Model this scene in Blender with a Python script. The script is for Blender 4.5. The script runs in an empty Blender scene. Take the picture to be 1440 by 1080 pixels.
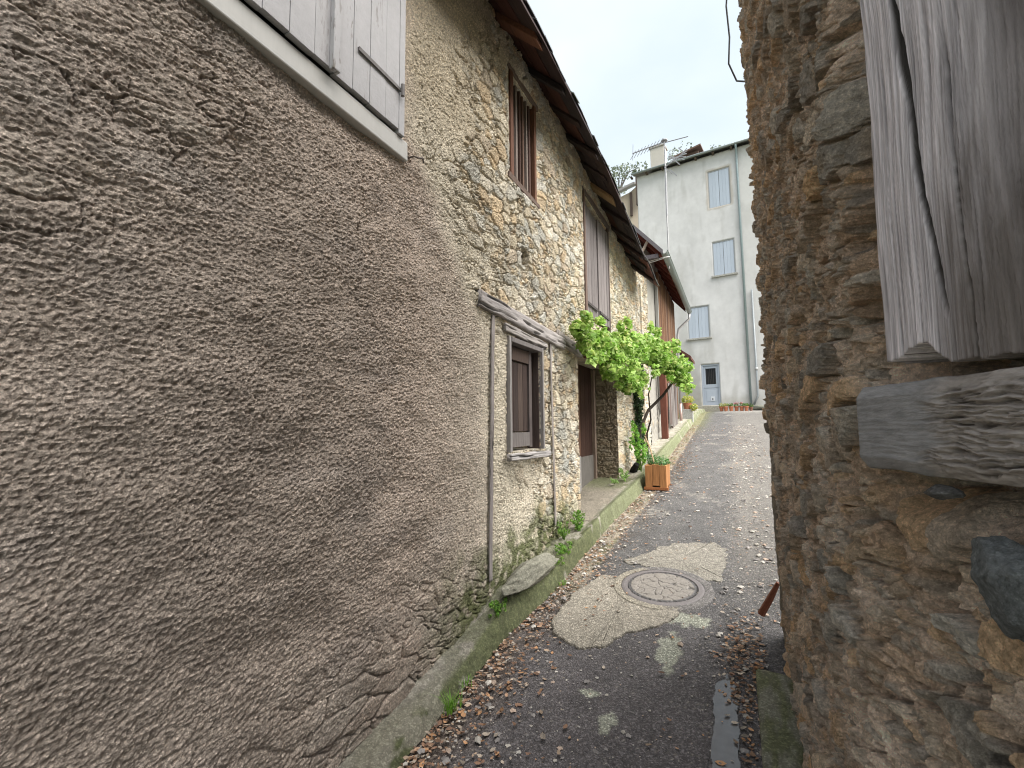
import bpy, math, random
import numpy as np
from mathutils import Vector, Matrix
rng = np.random.default_rng(7); random.seed(7)
S = bpy.context.scene
# ------------------------------------------------------------------ camera
CZ = 1.65
M = np.array([[0.90049653, 0.04885038, 0.43211067], [0.43475047, -0.0785081, -0.89712235], [-0.00990058, 0.99571588, -0.09193399]])
# columns of M: camera axes (x right, y up, z back) in world coordinates
cam_d = bpy.data.cameras.new('camera'); cam = bpy.data.objects.new('camera', cam_d)
S.collection.objects.link(cam); S.camera = cam
mw = Matrix([[M[r][c] for c in range(3)] + [(0, 0, CZ)[r]] for r in range(3)] + [[0, 0, 0, 1]])
cam.matrix_world = mw
cam_d.sensor_width = 36; cam_d.lens = 650 / 1440 * 36; cam_d.clip_start = 0.02; cam_d.clip_end = 500
# ------------------------------------------------------------------ world and sun (bright overcast)
SUN_EL, SUN_AZ = math.radians(55), math.radians(92)      # azimuth measured from +Y towards +X
W = bpy.data.worlds.new('World'); S.world = W; W.use_nodes = True
nt = W.node_tree; nt.nodes.clear()
wo = nt.nodes.new('ShaderNodeOutputWorld'); bg = nt.nodes.new('ShaderNodeBackground')
sky = nt.nodes.new('ShaderNodeTexSky'); sky.sky_type = 'NISHITA'; sky.sun_disc = False
sky.sun_elevation = SUN_EL; sky.sun_rotation = SUN_AZ; sky.air_density = 1.2; sky.dust_density = 3; sky.ozone_density = 1
tc = nt.nodes.new('ShaderNodeTexCoord'); mp = nt.nodes.new('ShaderNodeMapping'); mp.inputs['Scale'].default_value = (1, 1, 2.2)
ns = nt.nodes.new('ShaderNodeTexNoise'); ns.inputs['Scale'].default_value = 3; ns.inputs['Detail'].default_value = 4; ns.inputs['Roughness'].default_value = .45
rp = nt.nodes.new('ShaderNodeValToRGB')
rp.color_ramp.elements[0].position = .3; rp.color_ramp.elements[0].color = (1.45, 1.64, 1.76, 1)
rp.color_ramp.elements[1].position = .68; rp.color_ramp.elements[1].color = (1.82, 1.92, 1.96, 1)
mx = nt.nodes.new('ShaderNodeMix'); mx.data_type = 'RGBA'; mx.inputs[0].default_value = .93
L = nt.links.new
L(tc.outputs['Generated'], mp.inputs['Vector']); L(mp.outputs[0], ns.inputs['Vector']); L(ns.outputs['Fac'], rp.inputs[0])
L(sky.outputs[0], mx.inputs[6]); L(rp.outputs[0], mx.inputs[7]); L(mx.outputs[2], bg.inputs[0])
bg.inputs[1].default_value = 0.1
L(bg.outputs[0], wo.inputs[0])
sd = bpy.data.lights.new('sun', 'SUN'); sun = bpy.data.objects.new('sun', sd); S.collection.objects.link(sun)
sd.energy = 1.9; sd.angle = math.radians(75); sd.color = (1, .96, .9)
sdir = Vector((math.sin(SUN_AZ) * math.cos(SUN_EL), math.cos(SUN_AZ) * math.cos(SUN_EL), math.sin(SUN_EL)))
sun.rotation_euler = sdir.to_track_quat('Z', 'Y').to_euler()
S.view_settings.view_transform = 'Standard'; S.view_settings.look = 'None'; S.view_settings.gamma = 1
S.view_settings.exposure = 2.5
S.cycles.pixel_filter_type = 'BLACKMAN_HARRIS'; S.cycles.filter_width = 1.1
S.render.engine = 'CYCLES'; S.cycles.max_bounces = 6; S.cycles.diffuse_bounces = 4

# ------------------------------------------------------------------ noise tools (numpy)
def _h(ix, iy, seed):
    n = (ix.astype(np.int64) * 374761393 + iy.astype(np.int64) * 668265263 + seed * 2147483647 + seed * 97) & 0xffffffff
    n = ((n ^ (n >> 13)) * 1274126177) & 0xffffffff
    n = ((n ^ (n >> 16)) * 2246822519) & 0xffffffff
    return ((n ^ (n >> 15)) & 0xffffff) / float(0xffffff)
def noise(x, y, seed=0):            # gradient noise, about -1..1
    x = np.asarray(x, float); y = np.asarray(y, float)
    x0 = np.floor(x); y0 = np.floor(y); fx = x - x0; fy = y - y0
    ux = fx * fx * fx * (fx * (fx * 6 - 15) + 10); uy = fy * fy * fy * (fy * (fy * 6 - 15) + 10)
    def g(i, j):
        a = _h(x0 + i, y0 + j, seed) * 6.2831853
        return np.cos(a) * (fx - i) + np.sin(a) * (fy - j)
    a = g(0, 0); b = g(1, 0); c = g(0, 1); d = g(1, 1)
    return ((a + (b - a) * ux) * (1 - uy) + (c + (d - c) * ux) * uy) * 1.5
def fbm(x, y, o=4, seed=0, g=.5, lac=2.03):
    r = 0; a = 1; t = 0
    for i in range(o):
        r = r + a * noise(x, y, seed + i * 13); t += a; a *= g; x = x * lac + 3.7; y = y * lac + 1.3
    return r / t
def ridge(x, y, o=4, seed=0, g=.55):
    r = 0; a = 1; t = 0
    for i in range(o):
        r = r + a * (1 - 2 * np.abs(noise(x, y, seed + i * 7))); t += a; a *= g; x = x * 2.1 + 1.7; y = y * 2.1 + 5.1
    return r / t
def vor(x, y, seed=0, jit=.95):
    x0 = np.floor(x); y0 = np.floor(y)
    f1 = np.full(x.shape, 9.); f2 = np.full(x.shape, 9.); cx = np.zeros(x.shape); cy = np.zeros(x.shape); ix = np.zeros(x.shape); iy = np.zeros(x.shape)
    for i in (-1, 0, 1):
        for j in (-1, 0, 1):
            a = x0 + i; b = y0 + j
            px = a + .5 + jit * (_h(a, b, seed) - .5); py = b + .5 + jit * (_h(a, b, seed + 5) - .5)
            d = np.hypot(px - x, py - y); m = d < f1
            f2 = np.where(m, f1, np.minimum(f2, d))
            cx = np.where(m, px, cx); cy = np.where(m, py, cy); ix = np.where(m, a, ix); iy = np.where(m, b, iy); f1 = np.where(m, d, f1)
    r = [_h(ix, iy, seed + 20 + k) for k in range(4)]
    return f1, f2, x - cx, y - cy, r
def ss(a, b, x): t = np.clip((x - a) / (b - a), 0, 1); return t * t * (3 - 2 * t)
def mix3(a, b, t): t = np.asarray(t)[..., None]; return np.asarray(a) * (1 - t) + np.asarray(b) * t
def V3(*c): return np.array(c, float)
def curve(x, pts): return np.interp(x, [p[0] for p in pts], [p[1] for p in pts])
def G(y): return curve(np.asarray(y, float), [(-20, -2.2), (19, 2.09), (22.9, 2.26), (200, 2.3)])

# ------------------------------------------------------------------ materials
MATS = {}
def tint(c, a, b): k = random.uniform(a, b); return tuple(x * k for x in c)
def material(name, rough=.85, spec=.3, speck=0, srange=(.6, 2.4), var=.25, vscale=30, bump=(), stretch=(1, 1, 1), metal=0, transl=0, base=None, rvar=0):
    """base colour = mesh attribute Col (or base) modulated by noise; bump = list of (kind, scale, distance)"""
    m = bpy.data.materials.new(name); m.use_nodes = True; t = m.node_tree; N = t.nodes; K = t.links.new
    N.clear(); out = N.new('ShaderNodeOutputMaterial'); p = N.new('ShaderNodeBsdfPrincipled'); K(p.outputs[0], out.inputs[0])
    p.inputs['Roughness'].default_value = rough; p.inputs['Specular IOR Level'].default_value = spec; p.inputs['Metallic'].default_value = metal
    co = N.new('ShaderNodeTexCoord'); mp = N.new('ShaderNodeMapping'); mp.inputs['Scale'].default_value = stretch; K(co.outputs['Object'], mp.inputs[0])
    if base is None: a = N.new('ShaderNodeAttribute'); a.attribute_name = 'Col'; col = a.outputs['Color']
    else: a = N.new('ShaderNodeRGB'); a.outputs[0].default_value = (*base, 1); col = a.outputs[0]
    n = N.new('ShaderNodeTexNoise'); n.inputs['Scale'].default_value = vscale; n.inputs['Detail'].default_value = 5; n.inputs['Roughness'].default_value = .65; K(mp.outputs[0], n.inputs['Vector'])
    mr = N.new('ShaderNodeMapRange'); mr.inputs[1].default_value = .25; mr.inputs[2].default_value = .75; mr.inputs[3].default_value = 1 - var; mr.inputs[4].default_value = 1 + var; K(n.outputs['Fac'], mr.inputs[0])
    vm = N.new('ShaderNodeVectorMath'); vm.operation = 'SCALE'; K(col, vm.inputs[0]); K(mr.outputs[0], vm.inputs['Scale'])
    if speck:      # stone grains of random brightness
        slo, shi = srange
        vo = N.new('ShaderNodeTexVoronoi'); vo.inputs['Scale'].default_value = speck; K(mp.outputs[0], vo.inputs['Vector'])
        sx = N.new('ShaderNodeSeparateColor'); K(vo.outputs['Color'], sx.inputs[0]); pw = N.new('ShaderNodeMath'); pw.operation = 'POWER'; pw.inputs[1].default_value = 3; K(sx.outputs[0], pw.inputs[0])
        m3 = N.new('ShaderNodeMapRange'); m3.inputs[3].default_value = slo; m3.inputs[4].default_value = shi; K(pw.outputs[0], m3.inputs[0])
        v2 = N.new('ShaderNodeVectorMath'); v2.operation = 'SCALE'; K(vm.outputs[0], v2.inputs[0]); K(m3.outputs[0], v2.inputs['Scale']); vm = v2
    K(vm.outputs[0], p.inputs['Base Color'])
    if rvar:
        m2 = N.new('ShaderNodeMapRange'); m2.inputs[3].default_value = rough - rvar; m2.inputs[4].default_value = rough + rvar; K(n.outputs['Fac'], m2.inputs[0]); K(m2.outputs[0], p.inputs['Roughness'])
    prev = None
    for kind, sc, dist in bump:
        if kind == 'vor': q = N.new('ShaderNodeTexVoronoi'); q.inputs['Scale'].default_value = sc; o = q.outputs['Distance']
        else: q = N.new('ShaderNodeTexNoise'); q.inputs['Scale'].default_value = sc; q.inputs['Detail'].default_value = 6; q.inputs['Roughness'].default_value = .7; o = q.outputs['Fac']
        K(mp.outputs[0], q.inputs['Vector'])
        b = N.new('ShaderNodeBump'); b.inputs['Strength'].default_value = 1; b.inputs['Distance'].default_value = dist; K(o, b.inputs['Height'])
        if prev: K(prev.outputs[0], b.inputs['Normal'])
        prev = b
    if prev: K(prev.outputs[0], p.inputs['Normal'])
    if transl:
        tr = N.new('ShaderNodeBsdfTranslucent'); K(vm.outputs[0], tr.inputs[0]); ms = N.new('ShaderNodeMixShader'); ms.inputs[0].default_value = transl
        K(p.outputs[0], ms.inputs[1]); K(tr.outputs[0], ms.inputs[2]); K(ms.outputs[0], out.inputs[0])
    MATS[name] = m; return m
material('rough_render', .95, .15, var=.28, vscale=70, bump=(('n', 55, .012), ('n', 190, .004)))
material('rubble', .95, .12, speck=170, srange=(.85, 1.6), var=.42, vscale=110, bump=(('n', 60, .03), ('n', 190, .014)))
material('close_rubble', .95, .15, speck=420, srange=(.9, 1.25), var=.45, vscale=110, bump=(('n', 100, .022), ('n', 330, .007)))
material('concrete', .92, .2, speck=150, srange=(.85, 1.5), var=.35, vscale=35, bump=(('n', 45, .014), ('n', 180, .006)))
material('asphalt', .8, .25, speck=150, srange=(.72, 1.8), var=.35, vscale=60, bump=(('vor', 115, .008), ('n', 260, .003)), rvar=.18)
material('worn_concrete', .9, .25, speck=160, srange=(.7, 1.7), var=.3, vscale=40, bump=(('vor', 140, .005), ('n', 60, .004)))
material('plaster', .92, .2, var=.05, vscale=6, bump=(('n', 30, .004),))
material('wood_upright', .85, .2, var=.35, vscale=9, stretch=(6, 6, .5), bump=(('n', 14, .006),))
material('wood_along', .85, .2, var=.35, vscale=9, stretch=(6, .5, 6), bump=(('n', 14, .006),))
material('old_post_wood', .9, .15, var=.3, vscale=22, stretch=(5, 5, .35), bump=(('n', 30, .003),))
material('old_beam_wood', .9, .15, var=.3, vscale=22, stretch=(5, .35, 5), bump=(('n', 30, .003),))
material('slate', .6, .4, var=.3, vscale=12, bump=(('n', 25, .006),))
material('leaf', .5, .3, var=.25, vscale=14, transl=.45)
material('dry_leaf', .8, .2, var=.25, vscale=60, transl=.15)
material('pebble', .8, .3, var=.2, vscale=80, bump=(('n', 120, .002),))
material('bark', .9, .15, var=.3, vscale=40, bump=(('n', 60, .008),))
material('zinc', .5, .5, var=.12, vscale=15, metal=.35)
material('iron', .7, .4, var=.3, vscale=50, metal=.2, bump=(('n', 200, .001),))
material('cast_iron', .6, .45, var=.3, vscale=90, bump=(('n', 150, .002),))
material('terracotta', .85, .25, var=.15, vscale=25)
material('painted_wood', .55, .35, var=.06, vscale=12, stretch=(4, 4, .5))
material('water', .12, .5, var=.2, vscale=20, base=(.11, .105, .105))
material('dark_glass', .1, .5, var=.1, vscale=5, base=(.02, .022, .025))
def peeling():
    m = material('peeling_white', .6, .3, base=(.40, .395, .41), var=.08, vscale=20, bump=(('n', 60, .002),))
    t = m.node_tree; N = t.nodes; K = t.links.new; p = [n for n in N if n.type == 'BSDF_PRINCIPLED'][0]
    src = p.inputs['Base Color'].links[0].from_socket
    co = N.new('ShaderNodeTexCoord'); mp = N.new('ShaderNodeMapping'); mp.inputs['Scale'].default_value = (5, 6, .9); K(co.outputs['Object'], mp.inputs[0])
    n = N.new('ShaderNodeTexNoise'); n.inputs['Scale'].default_value = 9; n.inputs['Detail'].default_value = 9; n.inputs['Roughness'].default_value = .68; K(mp.outputs[0], n.inputs[0])
    r = N.new('ShaderNodeValToRGB'); r.color_ramp.elements[0].position = .56; r.color_ramp.elements[1].position = .60; K(n.outputs['Fac'], r.inputs[0])
    n2 = N.new('ShaderNodeTexNoise'); n2.inputs['Scale'].default_value = 1.3; K(mp.outputs[0], n2.inputs[0])
    r2 = N.new('ShaderNodeValToRGB'); r2.color_ramp.elements[0].position = .42; r2.color_ramp.elements[1].position = .6; K(n2.outputs['Fac'], r2.inputs[0])
    mu = N.new('ShaderNodeMath'); mu.operation = 'MULTIPLY'; K(r.outputs[0], mu.inputs[0]); K(r2.outputs[0], mu.inputs[1])
    x = N.new('ShaderNodeMix'); x.data_type = 'RGBA'; x.inputs[7].default_value = (.2, .185, .17, 1); K(mu.outputs[0], x.inputs[0]); K(src, x.inputs[6]); K(x.outputs[2], p.inputs['Base Color'])
peeling()

# ------------------------------------------------------------------ object tools
BASE = {}
def tag(o, label=None, cat=None, group=None, kind=None):
    if label: o['label'] = label
    if cat: o['category'] = cat
    if group: o['group'] = group
    if kind: o['kind'] = kind
    return o
def thing(name, loc, label, cat, group=None):
    o = bpy.data.objects.new(name, None); S.collection.objects.link(o); o.location = loc; o.empty_display_size = .2
    BASE[o] = Vector(loc); return tag(o, label, cat, group)
def link(name, verts, faces, mat, parent=None, cols=None, smooth=False, label=None, origin=None):
    v = np.asarray(verts, float).reshape(-1, 3)
    if parent is not None: base = BASE[parent]
    elif origin is not None: base = Vector(origin)
    else: base = Vector((v[:, 0].mean(), v[:, 1].mean(), v[:, 2].min()))
    me = bpy.data.meshes.new(name)
    v = v - np.array(base)
    if isinstance(faces, np.ndarray):
        nf, k = faces.shape
        me.vertices.add(len(v)); me.vertices.foreach_set('co', v.astype(np.float32).ravel())
        me.loops.add(nf * k); me.loops.foreach_set('vertex_index', faces.astype(np.int32).ravel())
        me.polygons.add(nf); me.polygons.foreach_set('loop_start', np.arange(0, nf * k, k, dtype=np.int32)); me.polygons.foreach_set('loop_total', np.full(nf, k, dtype=np.int32))
        me.update(calc_edges=True)
    else: me.from_pydata([tuple(x) for x in v], [], faces); me.update()
    if cols is not None:
        a = me.attributes.new('Col', 'FLOAT_COLOR', 'POINT'); c = np.ones((len(v), 4), np.float32); c[:, :3] = np.clip(np.asarray(cols).reshape(-1, 3), 0, 1)
        a.data.foreach_set('color', c.ravel())
    me.materials.append(MATS[mat] if isinstance(mat, str) else mat)
    me.polygons.foreach_set('use_smooth', np.full(len(me.polygons), bool(smooth)))
    o = bpy.data.objects.new(name, me); S.collection.objects.link(o)
    if parent is not None: o.parent = parent; BASE[o] = base
    else: o.location = base; BASE[o] = base
    if label: o['label'] = label
    return o
class MB:
    def __init__(s, col=(.5, .5, .5), fr=None): s.v = []; s.f = []; s.c = []; s.col = col; s.fr = fr
    def add(s, vs, fs, col=None):
        n = len(s.v); col = col or s.col
        for p in vs: s.v.append(tuple(s.fr(*p)) if s.fr else tuple(p)); s.c.append(col)
        for f in fs: s.f.append([i + n for i in f])
        return s
    def box(s, a, b, col=None, jit=0, skew=None):
        a, b = [min(p, q) for p, q in zip(a, b)], [max(p, q) for p, q in zip(a, b)]
        vs = [(x, y, z) for x in (a[0], b[0]) for y in (a[1], b[1]) for z in (a[2], b[2])]
        if jit: vs = [tuple(c + random.uniform(-jit, jit) for c in p) for p in vs]
        if skew: vs = [tuple(skew(*p)) for p in vs]
        return s.add(vs, [(0, 1, 3, 2), (4, 6, 7, 5), (0, 4, 5, 1), (2, 3, 7, 6), (0, 2, 6, 4), (1, 5, 7, 3)], col)
    def tube(s, pts, rad, n=8, col=None, cap=True):
        pts = [Vector(p) for p in pts]; rad = rad if hasattr(rad, '__len__') else [rad] * len(pts)
        vs = []; fs = []; up = None
        for i, p in enumerate(pts):
            d = (pts[min(i + 1, len(pts) - 1)] - pts[max(i - 1, 0)]).normalized()
            if up is None: up = d.orthogonal().normalized()
            up = (up - d * up.dot(d)).normalized(); w = d.cross(up)
            for k in range(n): a = 2 * math.pi * k / n; vs.append(p + (up * math.cos(a) + w * math.sin(a)) * rad[i])
        for i in range(len(pts) - 1):
            for k in range(n): fs.append((i * n + k, i * n + (k + 1) % n, (i + 1) * n + (k + 1) % n, (i + 1) * n + k))
        if cap: fs.append(tuple(range(n))[::-1]); fs.append(tuple(range(len(vs) - n, len(vs))))
        return s.add(vs, fs, col)
    def lathe(s, c, prof, n=16, col=None):
        vs = []; fs = []
        for r, z in prof:
            for k in range(n): a = 2 * math.pi * k / n; vs.append((c[0] + r * math.cos(a), c[1] + r * math.sin(a), c[2] + z))
        for i in range(len(prof) - 1):
            for k in range(n): fs.append((i * n + k, i * n + (k + 1) % n, (i + 1) * n + (k + 1) % n, (i + 1) * n + k))
        fs.append(tuple(range(n))[::-1]); fs.append(tuple(range(len(vs) - n, len(vs))))
        return s.add(vs, fs, col)
    def build(s, name, mat, parent=None, bevel=0, smooth=False, label=None, origin=None):
        o = link(name, s.v, s.f, mat, parent, s.c, smooth, label, origin)
        if bevel: m = o.modifiers.new('bevel', 'BEVEL'); m.width = bevel; m.segments = 2; m.limit_method = 'ANGLE'
        return o
def surf(name, U, V, pos, mat, parent=None, keep=None, back=None, smooth=True, label=None, origin=None):
    """displaced grid: pos(UU, VV) -> (points, colours); keep(uc, vc) masks cells; back = offset vector that closes the edges of holes"""
    UU, VV = np.meshgrid(U, V, indexing='ij'); P, C = pos(UU, VV); nu, nv = UU.shape
    idx = np.arange(nu * nv).reshape(nu, nv); P = P.reshape(-1, 3); C = C.reshape(-1, 3)
    F = np.stack([idx[:-1, :-1], idx[1:, :-1], idx[1:, 1:], idx[:-1, 1:]], -1)
    k = np.ones(F.shape[:2], bool)
    if keep is not None: k = keep((U[:-1, None] + U[1:, None]) / 2 + 0 * V[None, :-1], (V[None, :-1] + V[None, 1:]) / 2 + 0 * U[:-1, None])
    faces = F[k].reshape(-1, 4)
    if back is not None:
        kk = np.pad(k, 1, constant_values=False); E = []
        c = kk[1:-1, 1:-1]
        e = c & ~kk[1:-1, :-2]; E.append(np.stack([F[e][:, 0], F[e][:, 1]], -1))
        e = c & ~kk[2:, 1:-1]; E.append(np.stack([F[e][:, 1], F[e][:, 2]], -1))
        e = c & ~kk[1:-1, 2:]; E.append(np.stack([F[e][:, 2], F[e][:, 3]], -1))
        e = c & ~kk[:-2, 1:-1]; E.append(np.stack([F[e][:, 3], F[e][:, 0]], -1))
        E = np.concatenate(E); uq, inv = np.unique(E, return_inverse=True); inv = inv.reshape(E.shape)
        n0 = len(P); P = np.concatenate([P, P[uq] + np.array(back)]); C = np.concatenate([C, C[uq] * .9])
        faces = np.concatenate([faces, np.stack([E[:, 1], E[:, 0], n0 + inv[:, 0], n0 + inv[:, 1]], -1)])
    used = np.unique(faces); remap = np.zeros(len(P), np.int64); remap[used] = np.arange(len(used))
    return link(name, P[used], remap[faces], mat, parent, C[used], smooth, label, origin)
def steps(a, b, f):
    r = [a]
    while r[-1] < b: r.append(r[-1] + f(r[-1]))
    r[-1] = b; return np.array(r)
def snap(arr, vals):
    arr = arr.copy()
    for v in vals: arr[np.argmin(np.abs(arr - v))] = v
    return np.unique(arr)

# ------------------------------------------------------------------ masonry fields
PAL = np.array([(.40, .34, .25), (.34, .30, .235), (.27, .27, .25), (.46, .41, .32), (.42, .31, .19), (.30, .24, .18), (.36, .35, .32), (.48, .44, .37)])
def rubble(u, v, seed=1, su=.155, sv=.10):
    wu = u + .05 * fbm(u * 5, v * 5, 3, seed + 50); wv = v + .04 * fbm(u * 5, v * 5, 3, seed + 60)
    f1, f2, dx, dy, r = vor(wu / su, wv / sv, seed)
    g1, g2, ex, ey, q = vor(wu / (su * .42), wv / (sv * .42), seed + 3)      # small filler stones
    e = f2 - f1; e2 = g2 - g1
    small = r[3] < .45
    tilt = ((r[1] - .5) * dx + (r[2] - .5) * dy)
    hb = ss(.03, .22, e) * (.35 + .65 * r[0]) + tilt * .8 * ss(0, .3, e)
    hs = ss(.03, .25, e2) * (.25 + .55 * q[0]) + ((q[1] - .5) * ex + (q[2] - .5) * ey) * .7
    h = np.where(small, hs * .75, hb); h = np.minimum(h, .42 + .25 * (h - .42))
    ed = np.where(small, e2 * .6, e)
    ci = (np.where(small, q[1], r[1]) * 7.999).astype(int)
    col = PAL[ci] * (.75 + .5 * np.where(small, q[2], r[2]))[..., None]
    return h, ed, col

# ================================================================== LEFT STONE HOUSE
WX = -1.6
house = thing('stone_house', (WX, 4, G(4)), 'long rubble-stone house on the left with rough tan render and a sagging slate eave', 'house')
HOLES = [(3.29, 3.93, 1.45, 2.37, 0), (5.06, 6.95, .60, 2.52, 0), (3.32, 3.86, 3.77, 4.66, 0), (5.42, 6.62, 3.0, 4.56, 0), (.93, 1.88, 3.23, 4.3, 0), (9.16, 9.38, 1.2, 4.46, 0)]
def wall_pos(Y, Z):
    # how much stone shows: none on the rendered near part, all of it beyond
    bx = curve(Z.ravel(), [(0, 2.9), (2.35, 2.85), (2.55, 2.6), (3.1, 2.2), (3.3, 1.95), (5, 1.9)]).reshape(Z.shape) + .12 * fbm(Y * 3, Z * 3, 3, 4)
    st = ss(-.12, .18, Y - bx)
    full = ss(0.1, 1.1, Y - bx + .5 * fbm(Y * 1.2, Z * 1.2, 3, 8))
    upper = ss(3.3, 3.8, Z) * ss(3.4, 2.4, Y)
    h, e, sc = rubble(Y, Z, 1)
    lowm = ss(2.5, 2.2, Z) * ss(4.6, 4.0, Y)
    cover = np.clip(.2 + .7 * full - .42 * upper - .28 * lowm + .35 * fbm(Y * 2.1, Z * 2.1, 3, 17), 0, 1)   # stones breaking through the mortar
    expose = ss(.85 - .75 * cover, 1.15 - .75 * cover, h + .25 + .12 * fbm(Y * 14, Z * 14, 3, 19))
    bed = .008 * fbm(Y * 9, Z * 9, 4, 5) + .006 * ridge(Y * 26, Z * 26, 3, 9)
    joint = ss(.10, .0, e) * ss(.0, .5, fbm(Y * 4, Z * 4, 3, 23) + .1)
    hs = bed + st * (.026 * h * expose - .055 * joint * cover + .010 * (h - .4) + .007 * ridge(Y * 34, Z * 40, 3, 34) + .005 * fbm(Y * 70, Z * 70, 3, 38))
    # rough-cast render, lumpy, scraped diagonally
    yr = Y * .93 + Z * .36; zr = -Y * .36 + Z * .93
    lump = ridge(Y * 38 + .8 * noise(Y * 18, Z * 18, 3), Z * 42, 3, 31); pit = ss(.2, .55, fbm(Y * 30 + 9, Z * 36, 3, 36))
    rough = .3 + .7 * ss(-.25, .35, fbm(Y * 1.7 + 5, Z * 1.5, 3, 33))
    hr = .012 * fbm(Y * 2.5, Z * 3.0, 4, 35) * 2.2 + .0040 * lump * (.45 + .55 * rough) - .008 * pit * rough + .004 * fbm(yr * 18, zr * 26, 4, 37) + .0055 * noise(Y * 70, Z * 85, 39) + .003 * fbm(Y * 130, Z * 130, 2, 40)
    # top-left corner: bare coursed rubble under thin render
    tl = ss(0, .35, (1.25 + .1 * fbm(Y * 3, Z * 3, 2, 91) - Y) * ss(2.35, 2.75, Z + .5 * (1.2 - Y)))
    h2, e2, sc2 = rubble(Y, Z, 41, .30, .09)
    hr = hr + tl * (.009 * h2 - .016 * ss(.05, 0, e2) * ss(0, .4, fbm(Y * 3, Z * 3, 2, 95) + .15) + .007 * ridge(Y * 5, Z * 16, 3, 93))
    low = ss(.75, .1, Z - G(Y) + .2 * fbm(Y * 2, Z * 3, 3, 97)) * ss(.6, 1.8, Y); hr = hr * (1 - .45 * low)                                                # render worn off near the ground
    hr = hr + low * (.022 * h2 - .016 * ss(.06, 0, e2) - .008)
    hh = hr * (1 - st) + hs * st
    hh = hh + .03 * np.sin(Y * .9 + 1) * np.sin(Z * 1.1)
    for a_, b_, c_, d_, _ in HOLES:
        q = np.maximum(np.maximum(a_ - Y, Y - b_), np.maximum(c_ - Z, Z - d_)); k_ = ss(.0, .13, q); hh = np.where(q < .14, np.minimum(hh, hh * k_ + .004 * noise(Y * 30, Z * 30, 6)), hh)
    # small putlog hole
    d = np.maximum(np.abs(Y - 3.56 - .02 * noise(Z * 30, Y * 30, 1)) / .065, np.abs(Z - 3.11) / .075); hh = hh - .3 * ss(1.12, .9, d)
    # colours
    big = fbm(Y * .8, Z * .9, 4, 51)[..., None]; mid = fbm(Y * 5, Z * 6, 4, 53)[..., None]; fine = fbm(Y * 30, Z * 36, 3, 54)[..., None]
    cr = mix3(V3(.48, .405, .348), V3(.69, .565, .475), ss(.5, 2.4, Y)) * (1 + .22 * big + .18 * mid + .25 * fine)  # paler further along, colour standing in for sun that misses the wall
    cr = mix3(cr, cr * V3(.86, .90, .96) * (1 + .1 * mid), ss(0, .6, fbm(Y * 1.5, Z * 3, 3, 55)) * .5)
    cr = mix3(cr, V3(.70, .63, .52) * (1 + .2 * mid), ss(1.9, 3.0, Y) * .5)
    cr = mix3(cr, V3(.56, .50, .43) * (1 + .25 * mid + .25 * fine), low * .55 * ss(-.3, .3, fbm(Y * 3, Z * 5, 3, 99))); cr = mix3(cr, sc2 * 1.1, low * ss(.55, .75, h2) * .5)
    cr = mix3(cr, sc2 * .9, tl * ss(.35, .75, h2) * .6)
    mort = V3(.80, .715, .575) * (1 + .18 * big + .18 * mid + .12 * fine)
    mort = mix3(mort, V3(.58, .47, .32), upper * .45)
    cs = mix3(mort, sc * 1.65 * (1 + .25 * mid + .2 * fine), expose * (.35 + .40 * cover))
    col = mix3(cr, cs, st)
    # green algae low down near the ledge, colour darker towards the foot
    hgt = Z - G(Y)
    moss = ss(.62, .25, hgt + .3 * fbm(Y * 4, Z * 4, 3, 61)) * ss(2.0, 2.7, Y) * ss(5.2, 4.4, Y)
    col = mix3(col, V3(.13, .155, .055) * (1 + .4 * mid), moss * .9 * ss(-.3, .3, fbm(Y * 13, Z * 13, 3, 63) + .25))
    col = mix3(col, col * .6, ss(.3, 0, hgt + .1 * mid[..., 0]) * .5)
    pale = np.exp(-((Y - 4.55) / .16) ** 2 - ((Z - 1.62) / .16) ** 2) + np.exp(-((Y - 4.62) / .15) ** 2 - ((Z - 1.2) / .13) ** 2)
    col = mix3(col, V3(.5, .5, .46), np.clip(pale * 1.2, 0, 1) * .8)
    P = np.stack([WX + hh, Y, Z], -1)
    return P, col
Yg = steps(.25, 9.95, lambda y: .0025 * math.hypot(y, 1.6) * (1 + .12 * y)); Zg = np.concatenate([np.arange(0, 3.3, .0054), np.arange(3.3, 4.96, .007)])
Yg = np.concatenate([np.arange(-.1, .24, .04), Yg])
Yg = snap(Yg, [a for h in HOLES for a in h[:2]]); Zg = snap(Zg, [a for h in HOLES for a in h[2:4]])
def wkeep(u, v):
    k = np.ones(u.shape, bool)
    for a, b, c, d, _ in HOLES: k &= ~((u > a) & (u < b) & (v > c) & (v < d))
    return k
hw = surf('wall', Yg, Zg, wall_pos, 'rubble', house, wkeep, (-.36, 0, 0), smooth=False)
# body of the house behind the street wall (gable ends, rear wall, dark inside)
b = MB((.34, .3, .24))
b.box((-6.4, -.1, -.3), (-6.0, 9.95, 5)); b.box((-6, -.1, -.3), (WX - .03, .1, 5)); b.box((-6, 9.65, .3), (WX - .1, 9.9, 4.9))  # unseen near end stops short so more light reaches the barn face
b.add([(-6.2, -.08, 5), (WX - .1, -.08, 4.8), (-3.9, -.08, 7.2)], [(0, 1, 2)])
b.add([(-6.2, 9.8, 4.9), (WX - .1, 9.8, 4.8), (-3.9, 9.8, 7.1)], [(0, 2, 1)])
b.build('rear_wall', 'rubble', house)
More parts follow.
